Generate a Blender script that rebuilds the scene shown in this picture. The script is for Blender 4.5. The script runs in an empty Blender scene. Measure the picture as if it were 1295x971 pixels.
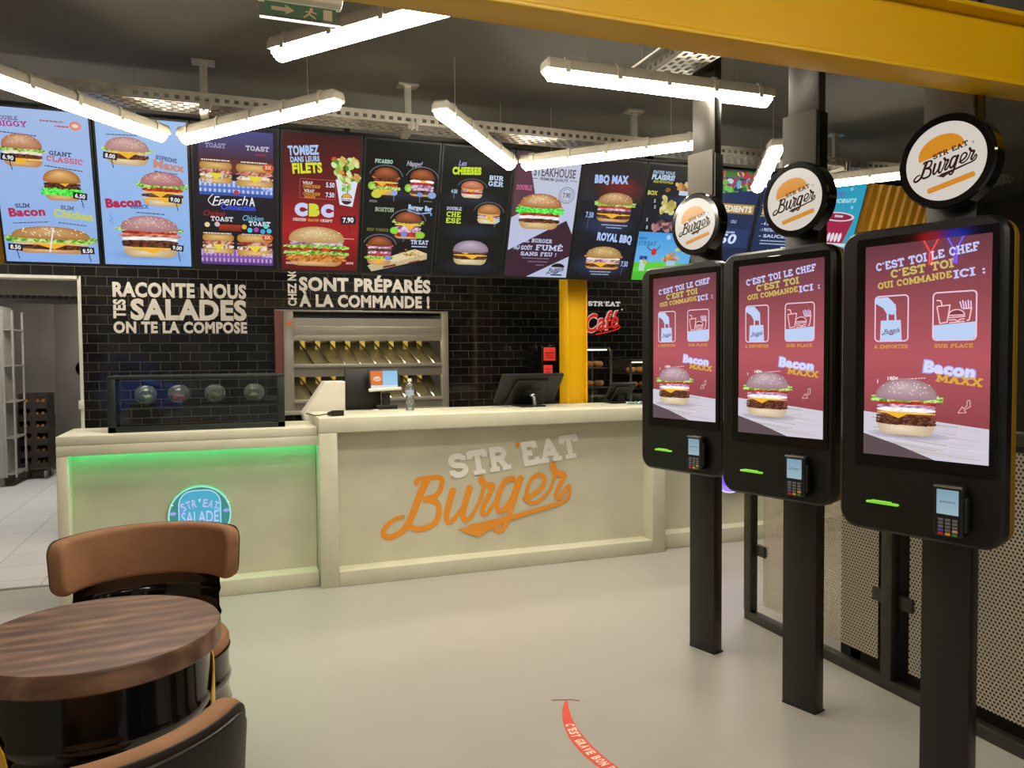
import bpy, bmesh, math, random
from math import sin, cos, pi, radians, hypot, atan2
from mathutils import Vector, Matrix
from mathutils.geometry import tessellate_polygon

# ------------------------------------------------------------------ camera, daylight, exposure
SC = bpy.context.scene
COL = SC.collection
SC.view_settings.view_transform = 'Standard'
SC.view_settings.look = 'None'
SC.view_settings.exposure = 0.0
SC.view_settings.gamma = 1.0
SC.view_settings.use_curve_mapping = False

FPX, YAW, PITCH, ROLL, EYE = 976.14, radians(20.1194), radians(2.2073), radians(0.41936), 1.5
fw = Vector((sin(YAW) * cos(PITCH), cos(YAW) * cos(PITCH), -sin(PITCH)))
rt = Vector((cos(YAW), -sin(YAW), 0))
dn = fw.cross(rt)
rt2 = cos(ROLL) * rt + sin(ROLL) * dn
dn2 = -sin(ROLL) * rt + cos(ROLL) * dn
cam = bpy.data.cameras.new('camera')
cam.sensor_fit = 'HORIZONTAL'
cam.sensor_width = 36.0
cam.lens = 36.0 * FPX / 1295.0
cam.clip_start = 0.05
cam_o = bpy.data.objects.new('camera', cam)
COL.objects.link(cam_o)
cam_o.matrix_world = Matrix(((rt2.x, -dn2.x, -fw.x, 0), (rt2.y, -dn2.y, -fw.y, 0), (rt2.z, -dn2.z, -fw.z, EYE), (0, 0, 0, 1)))
SC.camera = cam_o

wd = bpy.data.worlds.new('daylight')
SC.world = wd
wd.use_nodes = True
bg = wd.node_tree.nodes['Background']
bg.inputs['Color'].default_value = (0.80, 0.90, 1.0, 1)      # overcast daylight that enters through the shopfront
bg.inputs['Strength'].default_value = 3.0

LAMP_POWER = 50.0
LAMP_TINT = (1.0, 0.915, 0.755, 1)
KITCHEN_POWER = 26.0

# ------------------------------------------------------------------ colours and materials
def lin(c):
    return c / 12.92 if c <= 0.04045 else ((c + 0.055) / 1.055) ** 2.4
def hx(s):
    s = s.lstrip('#')
    return tuple(lin(int(s[i:i + 2], 16) / 255.0) for i in (0, 2, 4))
def mix(a, b, t):
    return tuple(a[i] * (1 - t) + b[i] * t for i in range(3))

def node(nt, kind, **kw):
    n = nt.nodes.new(kind)
    for k, v in kw.items():
        if k.startswith('i_'):
            n.inputs[k[2:].replace('_', ' ')].default_value = v
        else:
            setattr(n, k, v)
    return n

def pm(name, col, rough=0.5, metal=0.0, var=0.06, scale=12.0, bump=0.0, bscale=80.0, coat=0.0, spec=0.5, stretch=None):
    """A plain painted / metal / plastic surface: principled with soft procedural unevenness."""
    if isinstance(col, str): col = hx(col)
    m = bpy.data.materials.new(name); m.use_nodes = True
    nt = m.node_tree; b = nt.nodes['Principled BSDF']
    b.inputs['Metallic'].default_value = metal
    b.inputs['Specular IOR Level'].default_value = spec
    b.inputs['Coat Weight'].default_value = coat
    b.inputs['Coat Roughness'].default_value = 0.06
    tc = node(nt, 'ShaderNodeTexCoord')
    src = tc.outputs['Object']
    if stretch:
        mp = node(nt, 'ShaderNodeMapping'); mp.inputs['Scale'].default_value = stretch
        nt.links.new(src, mp.inputs['Vector']); src = mp.outputs['Vector']
    nz = node(nt, 'ShaderNodeTexNoise'); nz.inputs['Scale'].default_value = scale; nz.inputs['Detail'].default_value = 5
    nt.links.new(src, nz.inputs['Vector'])
    mx = node(nt, 'ShaderNodeMix', data_type='RGBA')
    mx.inputs['A'].default_value = (*[c * (1 - var * 2) for c in col], 1)
    mx.inputs['B'].default_value = (*[min(1, c * (1 + var * 2)) for c in col], 1)
    nt.links.new(nz.outputs['Fac'], mx.inputs['Factor'])
    nt.links.new(mx.outputs['Result'], b.inputs['Base Color'])
    mr = node(nt, 'ShaderNodeMapRange')
    mr.inputs['To Min'].default_value = max(0.02, rough - 0.06); mr.inputs['To Max'].default_value = min(1, rough + 0.06)
    nt.links.new(nz.outputs['Fac'], mr.inputs['Value'])
    nt.links.new(mr.outputs['Result'], b.inputs['Roughness'])
    if bump:
        n2 = node(nt, 'ShaderNodeTexNoise'); n2.inputs['Scale'].default_value = bscale; n2.inputs['Detail'].default_value = 4
        nt.links.new(src, n2.inputs['Vector'])
        bp = node(nt, 'ShaderNodeBump'); bp.inputs['Strength'].default_value = bump; bp.inputs['Distance'].default_value = 0.004
        nt.links.new(n2.outputs['Fac'], bp.inputs['Height'])
        nt.links.new(bp.outputs['Normal'], b.inputs['Normal'])
    return m

def glow(name, col, strength):
    if isinstance(col, str): col = hx(col)
    m = bpy.data.materials.new(name); m.use_nodes = True
    b = m.node_tree.nodes['Principled BSDF']
    b.inputs['Base Color'].default_value = (*[0.5 * c for c in col[:3]], 1)
    b.inputs['Emission Color'].default_value = (*col[:3], 1)
    b.inputs['Emission Strength'].default_value = strength
    b.inputs['Roughness'].default_value = 0.4
    return m

def picture(name, strength, rough=0.12, coat=0.0, base=0.01, spec=0.5):
    """A lit display or a print: its picture is stored per face corner in the colour attribute 'Pic'."""
    m = bpy.data.materials.new(name); m.use_nodes = True
    nt = m.node_tree; b = nt.nodes['Principled BSDF']
    at = node(nt, 'ShaderNodeAttribute', attribute_name='Pic')
    b.inputs['Roughness'].default_value = rough
    b.inputs['Coat Weight'].default_value = coat
    b.inputs['Specular IOR Level'].default_value = spec
    if strength > 0:
        b.inputs['Base Color'].default_value = (*[base] * 3, 1)
        nt.links.new(at.outputs['Color'], b.inputs['Emission Color'])
        b.inputs['Emission Strength'].default_value = strength
    else:
        nt.links.new(at.outputs['Color'], b.inputs['Base Color'])
    return m

def glass(name, tint=(0.95, 0.98, 0.97), rough=0.0, ior=1.45, haze=0.0):
    m = bpy.data.materials.new(name); m.use_nodes = True
    nt = m.node_tree
    for n in list(nt.nodes):
        if n.type != 'OUTPUT_MATERIAL': nt.nodes.remove(n)
    out = [n for n in nt.nodes if n.type == 'OUTPUT_MATERIAL'][0]
    tr = node(nt, 'ShaderNodeBsdfTransparent'); tr.inputs['Color'].default_value = (*tint, 1)
    gl = node(nt, 'ShaderNodeBsdfGlossy'); gl.inputs['Roughness'].default_value = rough
    fr = node(nt, 'ShaderNodeFresnel'); fr.inputs['IOR'].default_value = ior
    ms = node(nt, 'ShaderNodeMixShader')
    nt.links.new(fr.outputs['Fac'], ms.inputs['Fac'])
    nt.links.new(tr.outputs['BSDF'], ms.inputs[1]); nt.links.new(gl.outputs['BSDF'], ms.inputs[2])
    last = ms
    if haze:
        df = node(nt, 'ShaderNodeBsdfDiffuse'); df.inputs['Color'].default_value = (.85, .9, .88, 1)
        last = node(nt, 'ShaderNodeMixShader'); last.inputs['Fac'].default_value = haze
        nt.links.new(ms.outputs['Shader'], last.inputs[1]); nt.links.new(df.outputs['BSDF'], last.inputs[2])
    nt.links.new(last.outputs['Shader'], out.inputs['Surface'])
    return m

def brick_mat(name, col, mortar, bw, bh, ms, rough, axes='XZ', bump=0.6, mrough=0.7, var=0.3, offset=0.5):
    m = bpy.data.materials.new(name); m.use_nodes = True
    nt = m.node_tree; b = nt.nodes['Principled BSDF']
    tc = node(nt, 'ShaderNodeTexCoord'); sp = node(nt, 'ShaderNodeSeparateXYZ'); cb = node(nt, 'ShaderNodeCombineXYZ')
    nt.links.new(tc.outputs['Object'], sp.inputs[0])
    nt.links.new(sp.outputs[axes[0]], cb.inputs[0]); nt.links.new(sp.outputs[axes[1]], cb.inputs[1])
    br = node(nt, 'ShaderNodeTexBrick', offset=offset)
    br.inputs['Scale'].default_value = 1.0
    br.inputs['Brick Width'].default_value = bw; br.inputs['Row Height'].default_value = bh
    br.inputs['Mortar Size'].default_value = ms; br.inputs['Mortar Smooth'].default_value = 0.25
    br.inputs['Color1'].default_value = (*[c * (1 - var) for c in col], 1)
    br.inputs['Color2'].default_value = (*[c * (1 + var) for c in col], 1)
    br.inputs['Mortar'].default_value = (*mortar, 1)
    nt.links.new(cb.outputs[0], br.inputs['Vector'])
    nt.links.new(br.outputs['Color'], b.inputs['Base Color'])
    mr = node(nt, 'ShaderNodeMapRange'); mr.inputs['To Min'].default_value = rough; mr.inputs['To Max'].default_value = mrough
    nt.links.new(br.outputs['Fac'], mr.inputs['Value']); nt.links.new(mr.outputs['Result'], b.inputs['Roughness'])
    inv = node(nt, 'ShaderNodeMath', operation='SUBTRACT'); inv.inputs[0].default_value = 1
    nt.links.new(br.outputs['Fac'], inv.inputs[1])
    nz = node(nt, 'ShaderNodeTexNoise'); nz.inputs['Scale'].default_value = 5.0
    nt.links.new(tc.outputs['Object'], nz.inputs['Vector'])
    ad = node(nt, 'ShaderNodeMath', operation='MULTIPLY_ADD'); ad.inputs[1].default_value = 0.5
    nt.links.new(nz.outputs['Fac'], ad.inputs[0]); nt.links.new(inv.outputs[0], ad.inputs[2])
    bp = node(nt, 'ShaderNodeBump'); bp.inputs['Strength'].default_value = bump; bp.inputs['Distance'].default_value = 0.003
    nt.links.new(ad.outputs[0], bp.inputs['Height']); nt.links.new(bp.outputs['Normal'], b.inputs['Normal'])
    return m

def concrete_floor():
    m = bpy.data.materials.new('polished_concrete'); m.use_nodes = True
    nt = m.node_tree; b = nt.nodes['Principled BSDF']
    tc = node(nt, 'ShaderNodeTexCoord')
    def nz(s, d, dist=0.0):
        n = node(nt, 'ShaderNodeTexNoise'); n.inputs['Scale'].default_value = s; n.inputs['Detail'].default_value = d; n.inputs['Distortion'].default_value = dist
        nt.links.new(tc.outputs['Object'], n.inputs['Vector']); return n
    big, mid = nz(0.8, 2, 0.0), nz(3.0, 4, 0.0)
    r = node(nt, 'ShaderNodeValToRGB')
    e = r.color_ramp.elements
    e[0].position = 0.25; e[0].color = (*hx('#a9a59d'), 1)
    e[1].position = 0.75; e[1].color = (*hx('#b2aea7'), 1)
    mx = node(nt, 'ShaderNodeMath', operation='MULTIPLY_ADD'); mx.inputs[1].default_value = 0.45
    nt.links.new(mid.outputs['Fac'], mx.inputs[0])
    m2 = node(nt, 'ShaderNodeMath', operation='MULTIPLY'); m2.inputs[1].default_value = 0.55
    nt.links.new(big.outputs['Fac'], m2.inputs[0]); nt.links.new(m2.outputs[0], mx.inputs[2])
    nt.links.new(mx.outputs[0], r.inputs['Fac']); nt.links.new(r.outputs['Color'], b.inputs['Base Color'])
    mr = node(nt, 'ShaderNodeMapRange'); mr.inputs['To Min'].default_value = 0.282; mr.inputs['To Max'].default_value = 0.34
    nt.links.new(mid.outputs['Fac'], mr.inputs['Value']); nt.links.new(mr.outputs['Result'], b.inputs['Roughness'])
    return m

def perforated_metal(name, col, pitch, hole):
    """Sheet metal with a hexagonal grid of real (transparent) round holes."""
    m = bpy.data.materials.new(name); m.use_nodes = True
    nt = m.node_tree; b = nt.nodes['Principled BSDF']
    b.inputs['Base Color'].default_value = (*col, 1); b.inputs['Metallic'].default_value = 0.35; b.inputs['Roughness'].default_value = 0.45
    tc = node(nt, 'ShaderNodeTexCoord'); sp = node(nt, 'ShaderNodeSeparateXYZ')
    nt.links.new(tc.outputs['Object'], sp.inputs[0])
    sx, sz = pitch, pitch * math.sqrt(3)
    def M(op, a, bb=None):
        n = node(nt, 'ShaderNodeMath', operation=op)
        for i, v in ((0, a), (1, bb)):
            if v is None: continue
            if isinstance(v, (int, float)): n.inputs[i].default_value = v
            else: nt.links.new(v, n.inputs[i])
        return n.outputs[0]
    def dist(ox, oz):
        fx = M('SUBTRACT', M('FLOORED_MODULO', M('ADD', sp.outputs['Y'], ox + 50 * sx), sx), sx / 2)
        fz = M('SUBTRACT', M('FLOORED_MODULO', M('ADD', sp.outputs['Z'], oz + 50 * sz), sz), sz / 2)
        return M('SQRT', M('ADD', M('MULTIPLY', fx, fx), M('MULTIPLY', fz, fz)))
    d = M('MINIMUM', dist(0, 0), dist(sx / 2, sz / 2))
    nt.links.new(M('GREATER_THAN', d, hole / 2), b.inputs['Alpha'])
    return m

def walnut():
    m = bpy.data.materials.new('walnut_wood'); m.use_nodes = True
    nt = m.node_tree; b = nt.nodes['Principled BSDF']
    tc = node(nt, 'ShaderNodeTexCoord')
    mp = node(nt, 'ShaderNodeMapping'); mp.inputs['Scale'].default_value = (1.2, 3.6, 3.6); mp.inputs['Rotation'].default_value = (0, 0, radians(-14))
    nt.links.new(tc.outputs['Object'], mp.inputs['Vector'])
    n1 = node(nt, 'ShaderNodeTexNoise'); n1.inputs['Scale'].default_value = 1.25; n1.inputs['Detail'].default_value = 8; n1.inputs['Distortion'].default_value = 2.6
    nt.links.new(mp.outputs[0], n1.inputs['Vector'])
    wv = node(nt, 'ShaderNodeTexWave', wave_type='BANDS', bands_direction='Y'); wv.inputs['Scale'].default_value = 1.4; wv.inputs['Distortion'].default_value = 9.0; wv.inputs['Detail'].default_value = 3
    nt.links.new(mp.outputs[0], wv.inputs['Vector'])
    ad = node(nt, 'ShaderNodeMath', operation='MULTIPLY_ADD'); ad.inputs[1].default_value = 0.16
    nt.links.new(wv.outputs['Fac'], ad.inputs[0])
    ml = node(nt, 'ShaderNodeMath', operation='MULTIPLY'); ml.inputs[1].default_value = 0.8
    nt.links.new(n1.outputs['Fac'], ml.inputs[0]); nt.links.new(ml.outputs[0], ad.inputs[2])
    r = node(nt, 'ShaderNodeValToRGB'); e = r.color_ramp.elements
    e[0].position = 0.25; e[0].color = (*hx('#49342a'), 1)
    e[1].position = 0.74; e[1].color = (*hx('#9c7a63'), 1)
    x = e.new(0.47); x.color = (*hx('#6b4e3d'), 1)
    nt.links.new(ad.outputs[0], r.inputs['Fac']); nt.links.new(r.outputs['Color'], b.inputs['Base Color'])
    b.inputs['Roughness'].default_value = 0.36
    return m

M = {}
M['concrete'] = concrete_floor()
M['kitchen_tile'] = brick_mat('kitchen_floor_tile', hx('#d2d1d0'), hx('#aba8a4'), 0.4, 0.4, 0.004, 0.35, 'XY', 0.3, 0.7, 0.04, 0.0)
M['tile'] = brick_mat('black_metro_tile', (0.012, 0.0112, 0.011), (0.085, 0.075, 0.06), 0.152, 0.0768, 0.0022, 0.07, 'XZ', 0.7, 0.7, 0.35)
M['ceiling'] = pm('dark_ceiling_paint', '#4b473d', 0.75, var=0.05, scale=2, bump=0.1)
M['darkwall'] = pm('dark_brown_wall_paint', '#221c15', 0.6, var=0.1, scale=3)
M['wallgrey'] = pm('warm_grey_plaster', '#8c8474', 0.8, var=0.05, scale=3)
M['counter'] = pm('beige_waxed_concrete', '#cfccb6', 0.42, var=0.07, scale=4.5, bump=0.12, bscale=30)
M['yellow'] = pm('yellow_enamel_paint', '#d8a600', 0.35, var=0.04, scale=3)
M['cladding'] = pm('yellow_corrugated_cladding', '#c08a10', 0.45, var=0.06, scale=3)
M['steel'] = pm('brushed_stainless_steel', '#a8a498', 0.30, 0.95, var=0.06, scale=6, stretch=(1, 1, 40))
M['chute'] = pm('used_chute_steel', '#7d7663', 0.35, 0.6, var=.15, scale=8)
M['steel_pale'] = pm('satin_stainless_steel', '#aea99e', 0.36, 0.45, var=0.05, scale=5, stretch=(1, 1, 30))
M['door_paint'] = pm('white_door_frame_paint', '#d2cfc6', 0.45)
M['steel_dull'] = pm('dull_stainless_steel', '#827b72', 0.42, 0.4, var=0.12, scale=3)
M['galv'] = pm('galvanised_steel', '#b4ada0', 0.38, 0.75, var=0.12, scale=20)
M['black_matte'] = pm('black_powder_coat', '#0d0c0b', 0.38, var=0.1, scale=10)
M['black_gloss'] = pm('black_gloss_lacquer', '#0a0908', 0.10, var=0.05, scale=8, coat=0.4)
M['black_plastic'] = pm('black_plastic', '#131211', 0.42, var=0.1, scale=20)
M['drum'] = pm('black_enamelled_drum', '#0b0807', 0.12, var=0.1, scale=5, coat=0.6)
M['screen_glass'] = pm('black_screen_glass', '#050505', 0.06, var=0.02, scale=2)
M['dark_steel'] = pm('raw_dark_steel', '#4b4740', 0.42, 0.7, var=0.2, scale=14)
M['lamp_body'] = pm('lamp_housing_polycarbonate', '#b5ad9c', 0.5, var=0.04)
M['white_plastic'] = pm('white_plastic', '#d8d3c6', 0.4, var=0.03)
M['suede'] = pm('tan_suede', '#966d4e', 0.78, var=0.14, scale=9, bump=0.25, bscale=160, spec=0.25)
M['piping'] = pm('dark_piping', '#2c2019', 0.6)
M['leatherette'] = pm('black_leatherette', '#151210', 0.42, var=0.1, scale=20, bump=0.2, bscale=240)
M['walnut'] = walnut()
M['frame_grey'] = pm('anthracite_aluminium', '#2b302e', 0.4, 0.4, var=0.06)
M['glass'] = glass('clear_glass')
M['bowl_glass'] = glass('bowl_glass', (0.90, 0.94, 0.93), 0.03, 1.8, 0.10)
M['perf'] = perforated_metal('perforated_metal_sheet', hx('#c8bcaa'), 0.0165, 0.0098)
M['lamp'] = glow('lamp_diffuser', LAMP_TINT, LAMP_POWER)
M['kitchen_lamp'] = glow('kitchen_lamp_diffuser', (1, .97, .92), KITCHEN_POWER)
M['led_green'] = glow('green_led', (0.005, 1.0, 0.32), 15.0)
M['slot_green'] = glow('green_slot_light', '#84d43c', 0.75)
M['display'] = picture('lit_display', 0.95, 0.40, 0.0, 0.006, 0.10)
M['kiosk_display'] = picture('kiosk_display', 1.0, 0.0)
M['sign_face'] = picture('backlit_sign_face', 0.72, 0.2)
M['print'] = picture('printed_graphic', 0.0, 0.5)
M['neon_print'] = picture('lit_round_sign', 0.9, 0.3)
M['cafe_print'] = picture('lit_lettering', 0.75, 0.4)
M['edge_glow'] = glow('lit_acrylic_edge', (1, .95, .85), 1.2); M['orange_led'] = glow('orange_led', (1, .3, .05), 2.5); M['side_strip'] = pm('reddish_edge_profile', '#7a4a44', .4); M['orange_print'] = pm('orange_sticker', '#d8905a', .5)
M['warm_strip_low'] = glow('warm_cabinet_light', (1, .72, .36), 5.0)
M['pale_leaf'] = pm('pale_salad_leaf', '#a9b890', .6, var=.3, scale=40)
M['label_band'] = pm('bottle_label', '#9aa8c0', .4)
M['blue_cloth'] = pm('pale_blue_cloth', '#9cc4c0', .9)
M['crate'] = pm('dark_bakery_crate', '#2a1d16', 0.55, var=0.2)
M['bread'] = pm('baked_crust', '#b9814a', 0.7, var=0.25, scale=30)
M['salad'] = pm('olive_green_leaves', '#6e7a2e', 0.6, var=0.4, scale=60)
M['tomato'] = pm('red_vegetables', '#a8301c', 0.45, var=0.3, scale=60)
M['chrome'] = pm('chrome', '#c9c9c9', 0.12, 1.0, var=0.02)
M['yellow_wire'] = pm('pale_yellow_rail', '#c8b560', 0.4, 0.2)
M['warm_strip'] = glow('warm_heating_light', (1.0, 0.84, 0.46), 18.0)
M['red_panel'] = glow('red_lit_panel', (1.0, 0.05, 0.03), 0.45)
M['ground'] = pm('street_paving', '#55554f', 0.8, var=0.1)

# ------------------------------------------------------------------ mesh building
class MB:
    def __init__(s): s.v = []; s.f = []; s.m = []
    def add(s, vs, fs, mi=0, mat=None):
        o = len(s.v)
        s.v += [tuple(mat @ Vector(v)) for v in vs] if mat is not None else [tuple(v) for v in vs]
        for f in fs: s.f.append(tuple(i + o for i in f)); s.m.append(mi)
        return s
    def box(s, x0, x1, y0, y1, z0, z1, mi=0, bev=0.0, mat=None):
        if bev <= 0:
            vs = [(x, y, z) for x in (x0, x1) for y in (y0, y1) for z in (z0, z1)]
            return s.add(vs, [(0, 1, 3, 2), (4, 6, 7, 5), (0, 4, 5, 1), (2, 3, 7, 6), (0, 2, 6, 4), (1, 5, 7, 3)], mi, mat)
        bm = bmesh.new(); bmesh.ops.create_cube(bm, size=1)
        for v in bm.verts:
            v.co = Vector(((x0 + x1) / 2 + v.co.x * (x1 - x0), (y0 + y1) / 2 + v.co.y * (y1 - y0), (z0 + z1) / 2 + v.co.z * (z1 - z0)))
        bmesh.ops.bevel(bm, geom=bm.edges[:], offset=bev, segments=2, affect='EDGES', profile=0.5)
        bm.verts.index_update()
        s.add([v.co[:] for v in bm.verts], [[v.index for v in f.verts] for f in bm.faces], mi, mat); bm.free()
        return s
    def prism(s, pts, d0, d1, axis='y', mi=0, mat=None, bev=0.0):
        """Extrude a 2D outline: axis y -> pts are (x, z); z -> (x, y); x -> (y, z)."""
        n = len(pts)
        P = {'y': lambda a, b, d: (a, d, b), 'z': lambda a, b, d: (a, b, d), 'x': lambda a, b, d: (d, a, b)}[axis]
        if bev > 0:
            cx = sum(p[0] for p in pts) / n; cy = sum(p[1] for p in pts) / n
            def inset(k):
                out = []
                for i in range(n):
                    a, b, c = Vector(pts[i - 1]), Vector(pts[i]), Vector(pts[(i + 1) % n])
                    e1 = (b - a).normalized(); e2 = (c - b).normalized()
                    n1 = Vector((-e1.y, e1.x)); n2 = Vector((-e2.y, e2.x)); nn = (n1 + n2)
                    if nn.length < 1e-6: nn = n1
                    nn.normalize()
                    if nn.dot(Vector((cx, cy)) - b) < 0: nn = -nn
                    out.append(tuple(b + nn * k))
                return out
            q = inset(bev)
            sg = 1 if d1 > d0 else -1
            rings = [(q, d0), (pts, d0 + sg * bev), (pts, d1 - sg * bev), (q, d1)]
        else:
            rings = [(pts, d0), (pts, d1)]
        vs = [P(a, b, d) for r, d in rings for a, b in r]
        fs = []
        for k in range(len(rings) - 1):
            for i in range(n):
                j = (i + 1) % n
                fs.append((k * n + i, k * n + j, (k + 1) * n + j, (k + 1) * n + i))
        fs.append(tuple(range(n))); fs.append(tuple(range((len(rings) - 1) * n, len(rings) * n)))
        return s.add(vs, fs, mi, mat)
    def lathe(s, prof, n=32, c=(0, 0, 0), a0=0.0, a1=2 * pi, mi=0, mat=None):
        full = abs(a1 - a0 - 2 * pi) < 1e-6
        k = n if full else n + 1
        vs = []; fs = []
        for r, z in prof:
            for i in range(k):
                a = a0 + (a1 - a0) * i / n
                vs.append((c[0] + r * cos(a), c[1] + r * sin(a), c[2] + z))
        for j in range(len(prof) - 1):
            for i in range(n):
                i2 = (i + 1) % k
                fs.append((j * k + i, j * k + i2, (j + 1) * k + i2, (j + 1) * k + i))
        return s.add(vs, fs, mi, mat)
    def cyl(s, p0, p1, r0, r1=None, n=16, mi=0):
        r1 = r0 if r1 is None else r1
        p0 = Vector(p0); p1 = Vector(p1); d = (p1 - p0).normalized()
        a = d.orthogonal().normalized(); b = d.cross(a)
        vs = [tuple(p + (a * cos(2 * pi * i / n) + b * sin(2 * pi * i / n)) * r) for p, r in ((p0, r0), (p1, r1)) for i in range(n)]
        fs = [(i, (i + 1) % n, n + (i + 1) % n, n + i) for i in range(n)] + [tuple(range(n)), tuple(range(n, 2 * n))]
        return s.add(vs, fs, mi)
    def tube(s, pts, r, n=8, mi=0):
        for a, b in zip(pts[:-1], pts[1:]): s.cyl(a, b, r, r, n, mi)
        return s
    def ball(s, c, rx, ry, rz, n=12, mi=0):
        prof = [(max(1e-4, cos(-pi / 2 + pi * j / 8)), sin(-pi / 2 + pi * j / 8)) for j in range(9)]
        return s.lathe(prof, n, mi=mi, mat=Matrix.Translation(c) @ Matrix.Diagonal((rx, ry, rz, 1)))
    def sheet(s, L, W, pl, sl, rows, origin, du, dv, mi=0):
        """Slotted strip with real openings: rows is a list of (height, slotted, phase)."""
        o = Vector(origin); du = Vector(du); dv = Vector(dv)
        v0 = 0.0
        for h, slotted, ph in rows:
            def q(a, b):
                vs = [o + du * a + dv * v0, o + du * b + dv * v0, o + du * b + dv * (v0 + h), o + du * a + dv * (v0 + h)]
                s.add(vs, [(0, 1, 2, 3)], mi)
            if not slotted: q(0, L)
            else:
                x = -ph; last = 0.0
                while x < L:
                    a, b = max(0, x + pl - sl), min(L, x + pl)
                    if a > last: q(last, a)
                    last = max(last, b); x += pl
                if last < L: q(last, L)
            v0 += h
        return s

def rrect(x0, x1, z0, z1, r, n=6):
    pts = []
    for cx, cz, a in ((x1 - r, z1 - r, 0), (x0 + r, z1 - r, 90), (x0 + r, z0 + r, 180), (x1 - r, z0 + r, 270)):
        for i in range(n + 1):
            t = radians(a + 90 * i / n); pts.append((cx + r * cos(t), cz + r * sin(t)))
    return pts

def finish(me, smooth=True):
    bm = bmesh.new(); bm.from_mesh(me)
    bmesh.ops.recalc_face_normals(bm, faces=bm.faces[:]); bm.to_mesh(me); bm.free()
    if smooth:
        for p in me.polygons: p.use_smooth = True
        me.set_sharp_from_angle(angle=radians(34))

def part(name, mb, mats, parent=None, label=None, loc=None, rot=None, smooth=True, recalc=True):
    me = bpy.data.meshes.new(name)
    me.from_pydata(mb.v, [], mb.f)
    mats = mats if isinstance(mats, (list, tuple)) else [mats]
    for m in mats: me.materials.append(m)
    me.polygons.foreach_set('material_index', mb.m)
    if recalc: finish(me, smooth)
    me.update()
    o = bpy.data.objects.new(name, me); COL.objects.link(o)
    if parent is not None: o.parent = parent
    if loc is not None: o.location = loc
    if rot is not None: o.rotation_euler = rot
    if label: o['label'] = label
    return o

def tag(o, label, cat, group=None, kind=None):
    o['label'] = label; o['category'] = cat
    if group: o['group'] = group
    if kind: o['kind'] = kind
    return o

def thing(name, label, cat, loc=(0, 0, 0), rz=0.0, group=None):
    o = bpy.data.objects.new(name, None); COL.objects.link(o)
    o.empty_display_size = 0.1
    o.location = loc; o.rotation_euler = (0, 0, rz)
    return tag(o, label, cat, group)

def dup(root, loc=None, rz=None, label=None, group=None):
    def cp(o, parent):
        c = o.copy(); COL.objects.link(c)
        if parent is not None: c.parent = parent
        for ch in list(o.children): cp(ch, c)
        return c
    r = cp(root, None)
    if loc is not None: r.location = loc
    if rz is not None: r.rotation_euler = (0, 0, rz)
    if label: r['label'] = label
    if group: r['group'] = group
    return r

def struct(name, mb, mats, label=None, cat=None, **k):
    o = part(name, mb, mats, **k); o['kind'] = 'structure'
    o['label'] = label or name.replace('_', ' '); o['category'] = cat or name.split('_')[0]
    return o

# ------------------------------------------------------------------ flat pictures (displays, prints, lettering)
_FONT = {}
def font_tris(s, bold=0.0, shear=0.0):
    k = (s, bold, shear)
    if k not in _FONT:
        c = bpy.data.curves.new('lettering', 'FONT'); c.body = s; c.size = 1.0; c.offset = bold; c.shear = shear; c.resolution_u = 3
        c.space_character = 1.0 + bold * 1.6
        o = bpy.data.objects.new('lettering', c)
        me = bpy.data.meshes.new_from_object(o)
        vs = [(v.co.x / 0.702, v.co.y / 0.702) for v in me.vertices]
        fs = [tuple(p.vertices) for p in me.polygons]
        x0 = min((v[0] for v in vs), default=0); x1 = max((v[0] for v in vs), default=1)
        _FONT[k] = ([(v[0] - x0, v[1]) for v in vs], fs, x1 - x0)
        bpy.data.objects.remove(o); bpy.data.curves.remove(c); bpy.data.meshes.remove(me)
    return _FONT[k]

def arcp(cx, cy, rx, ry, a0, a1, n=9):
    return [(cx + rx * cos(radians(a0 + (a1 - a0) * i / n)), cy + ry * sin(radians(a0 + (a1 - a0) * i / n))) for i in range(n + 1)]

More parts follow.
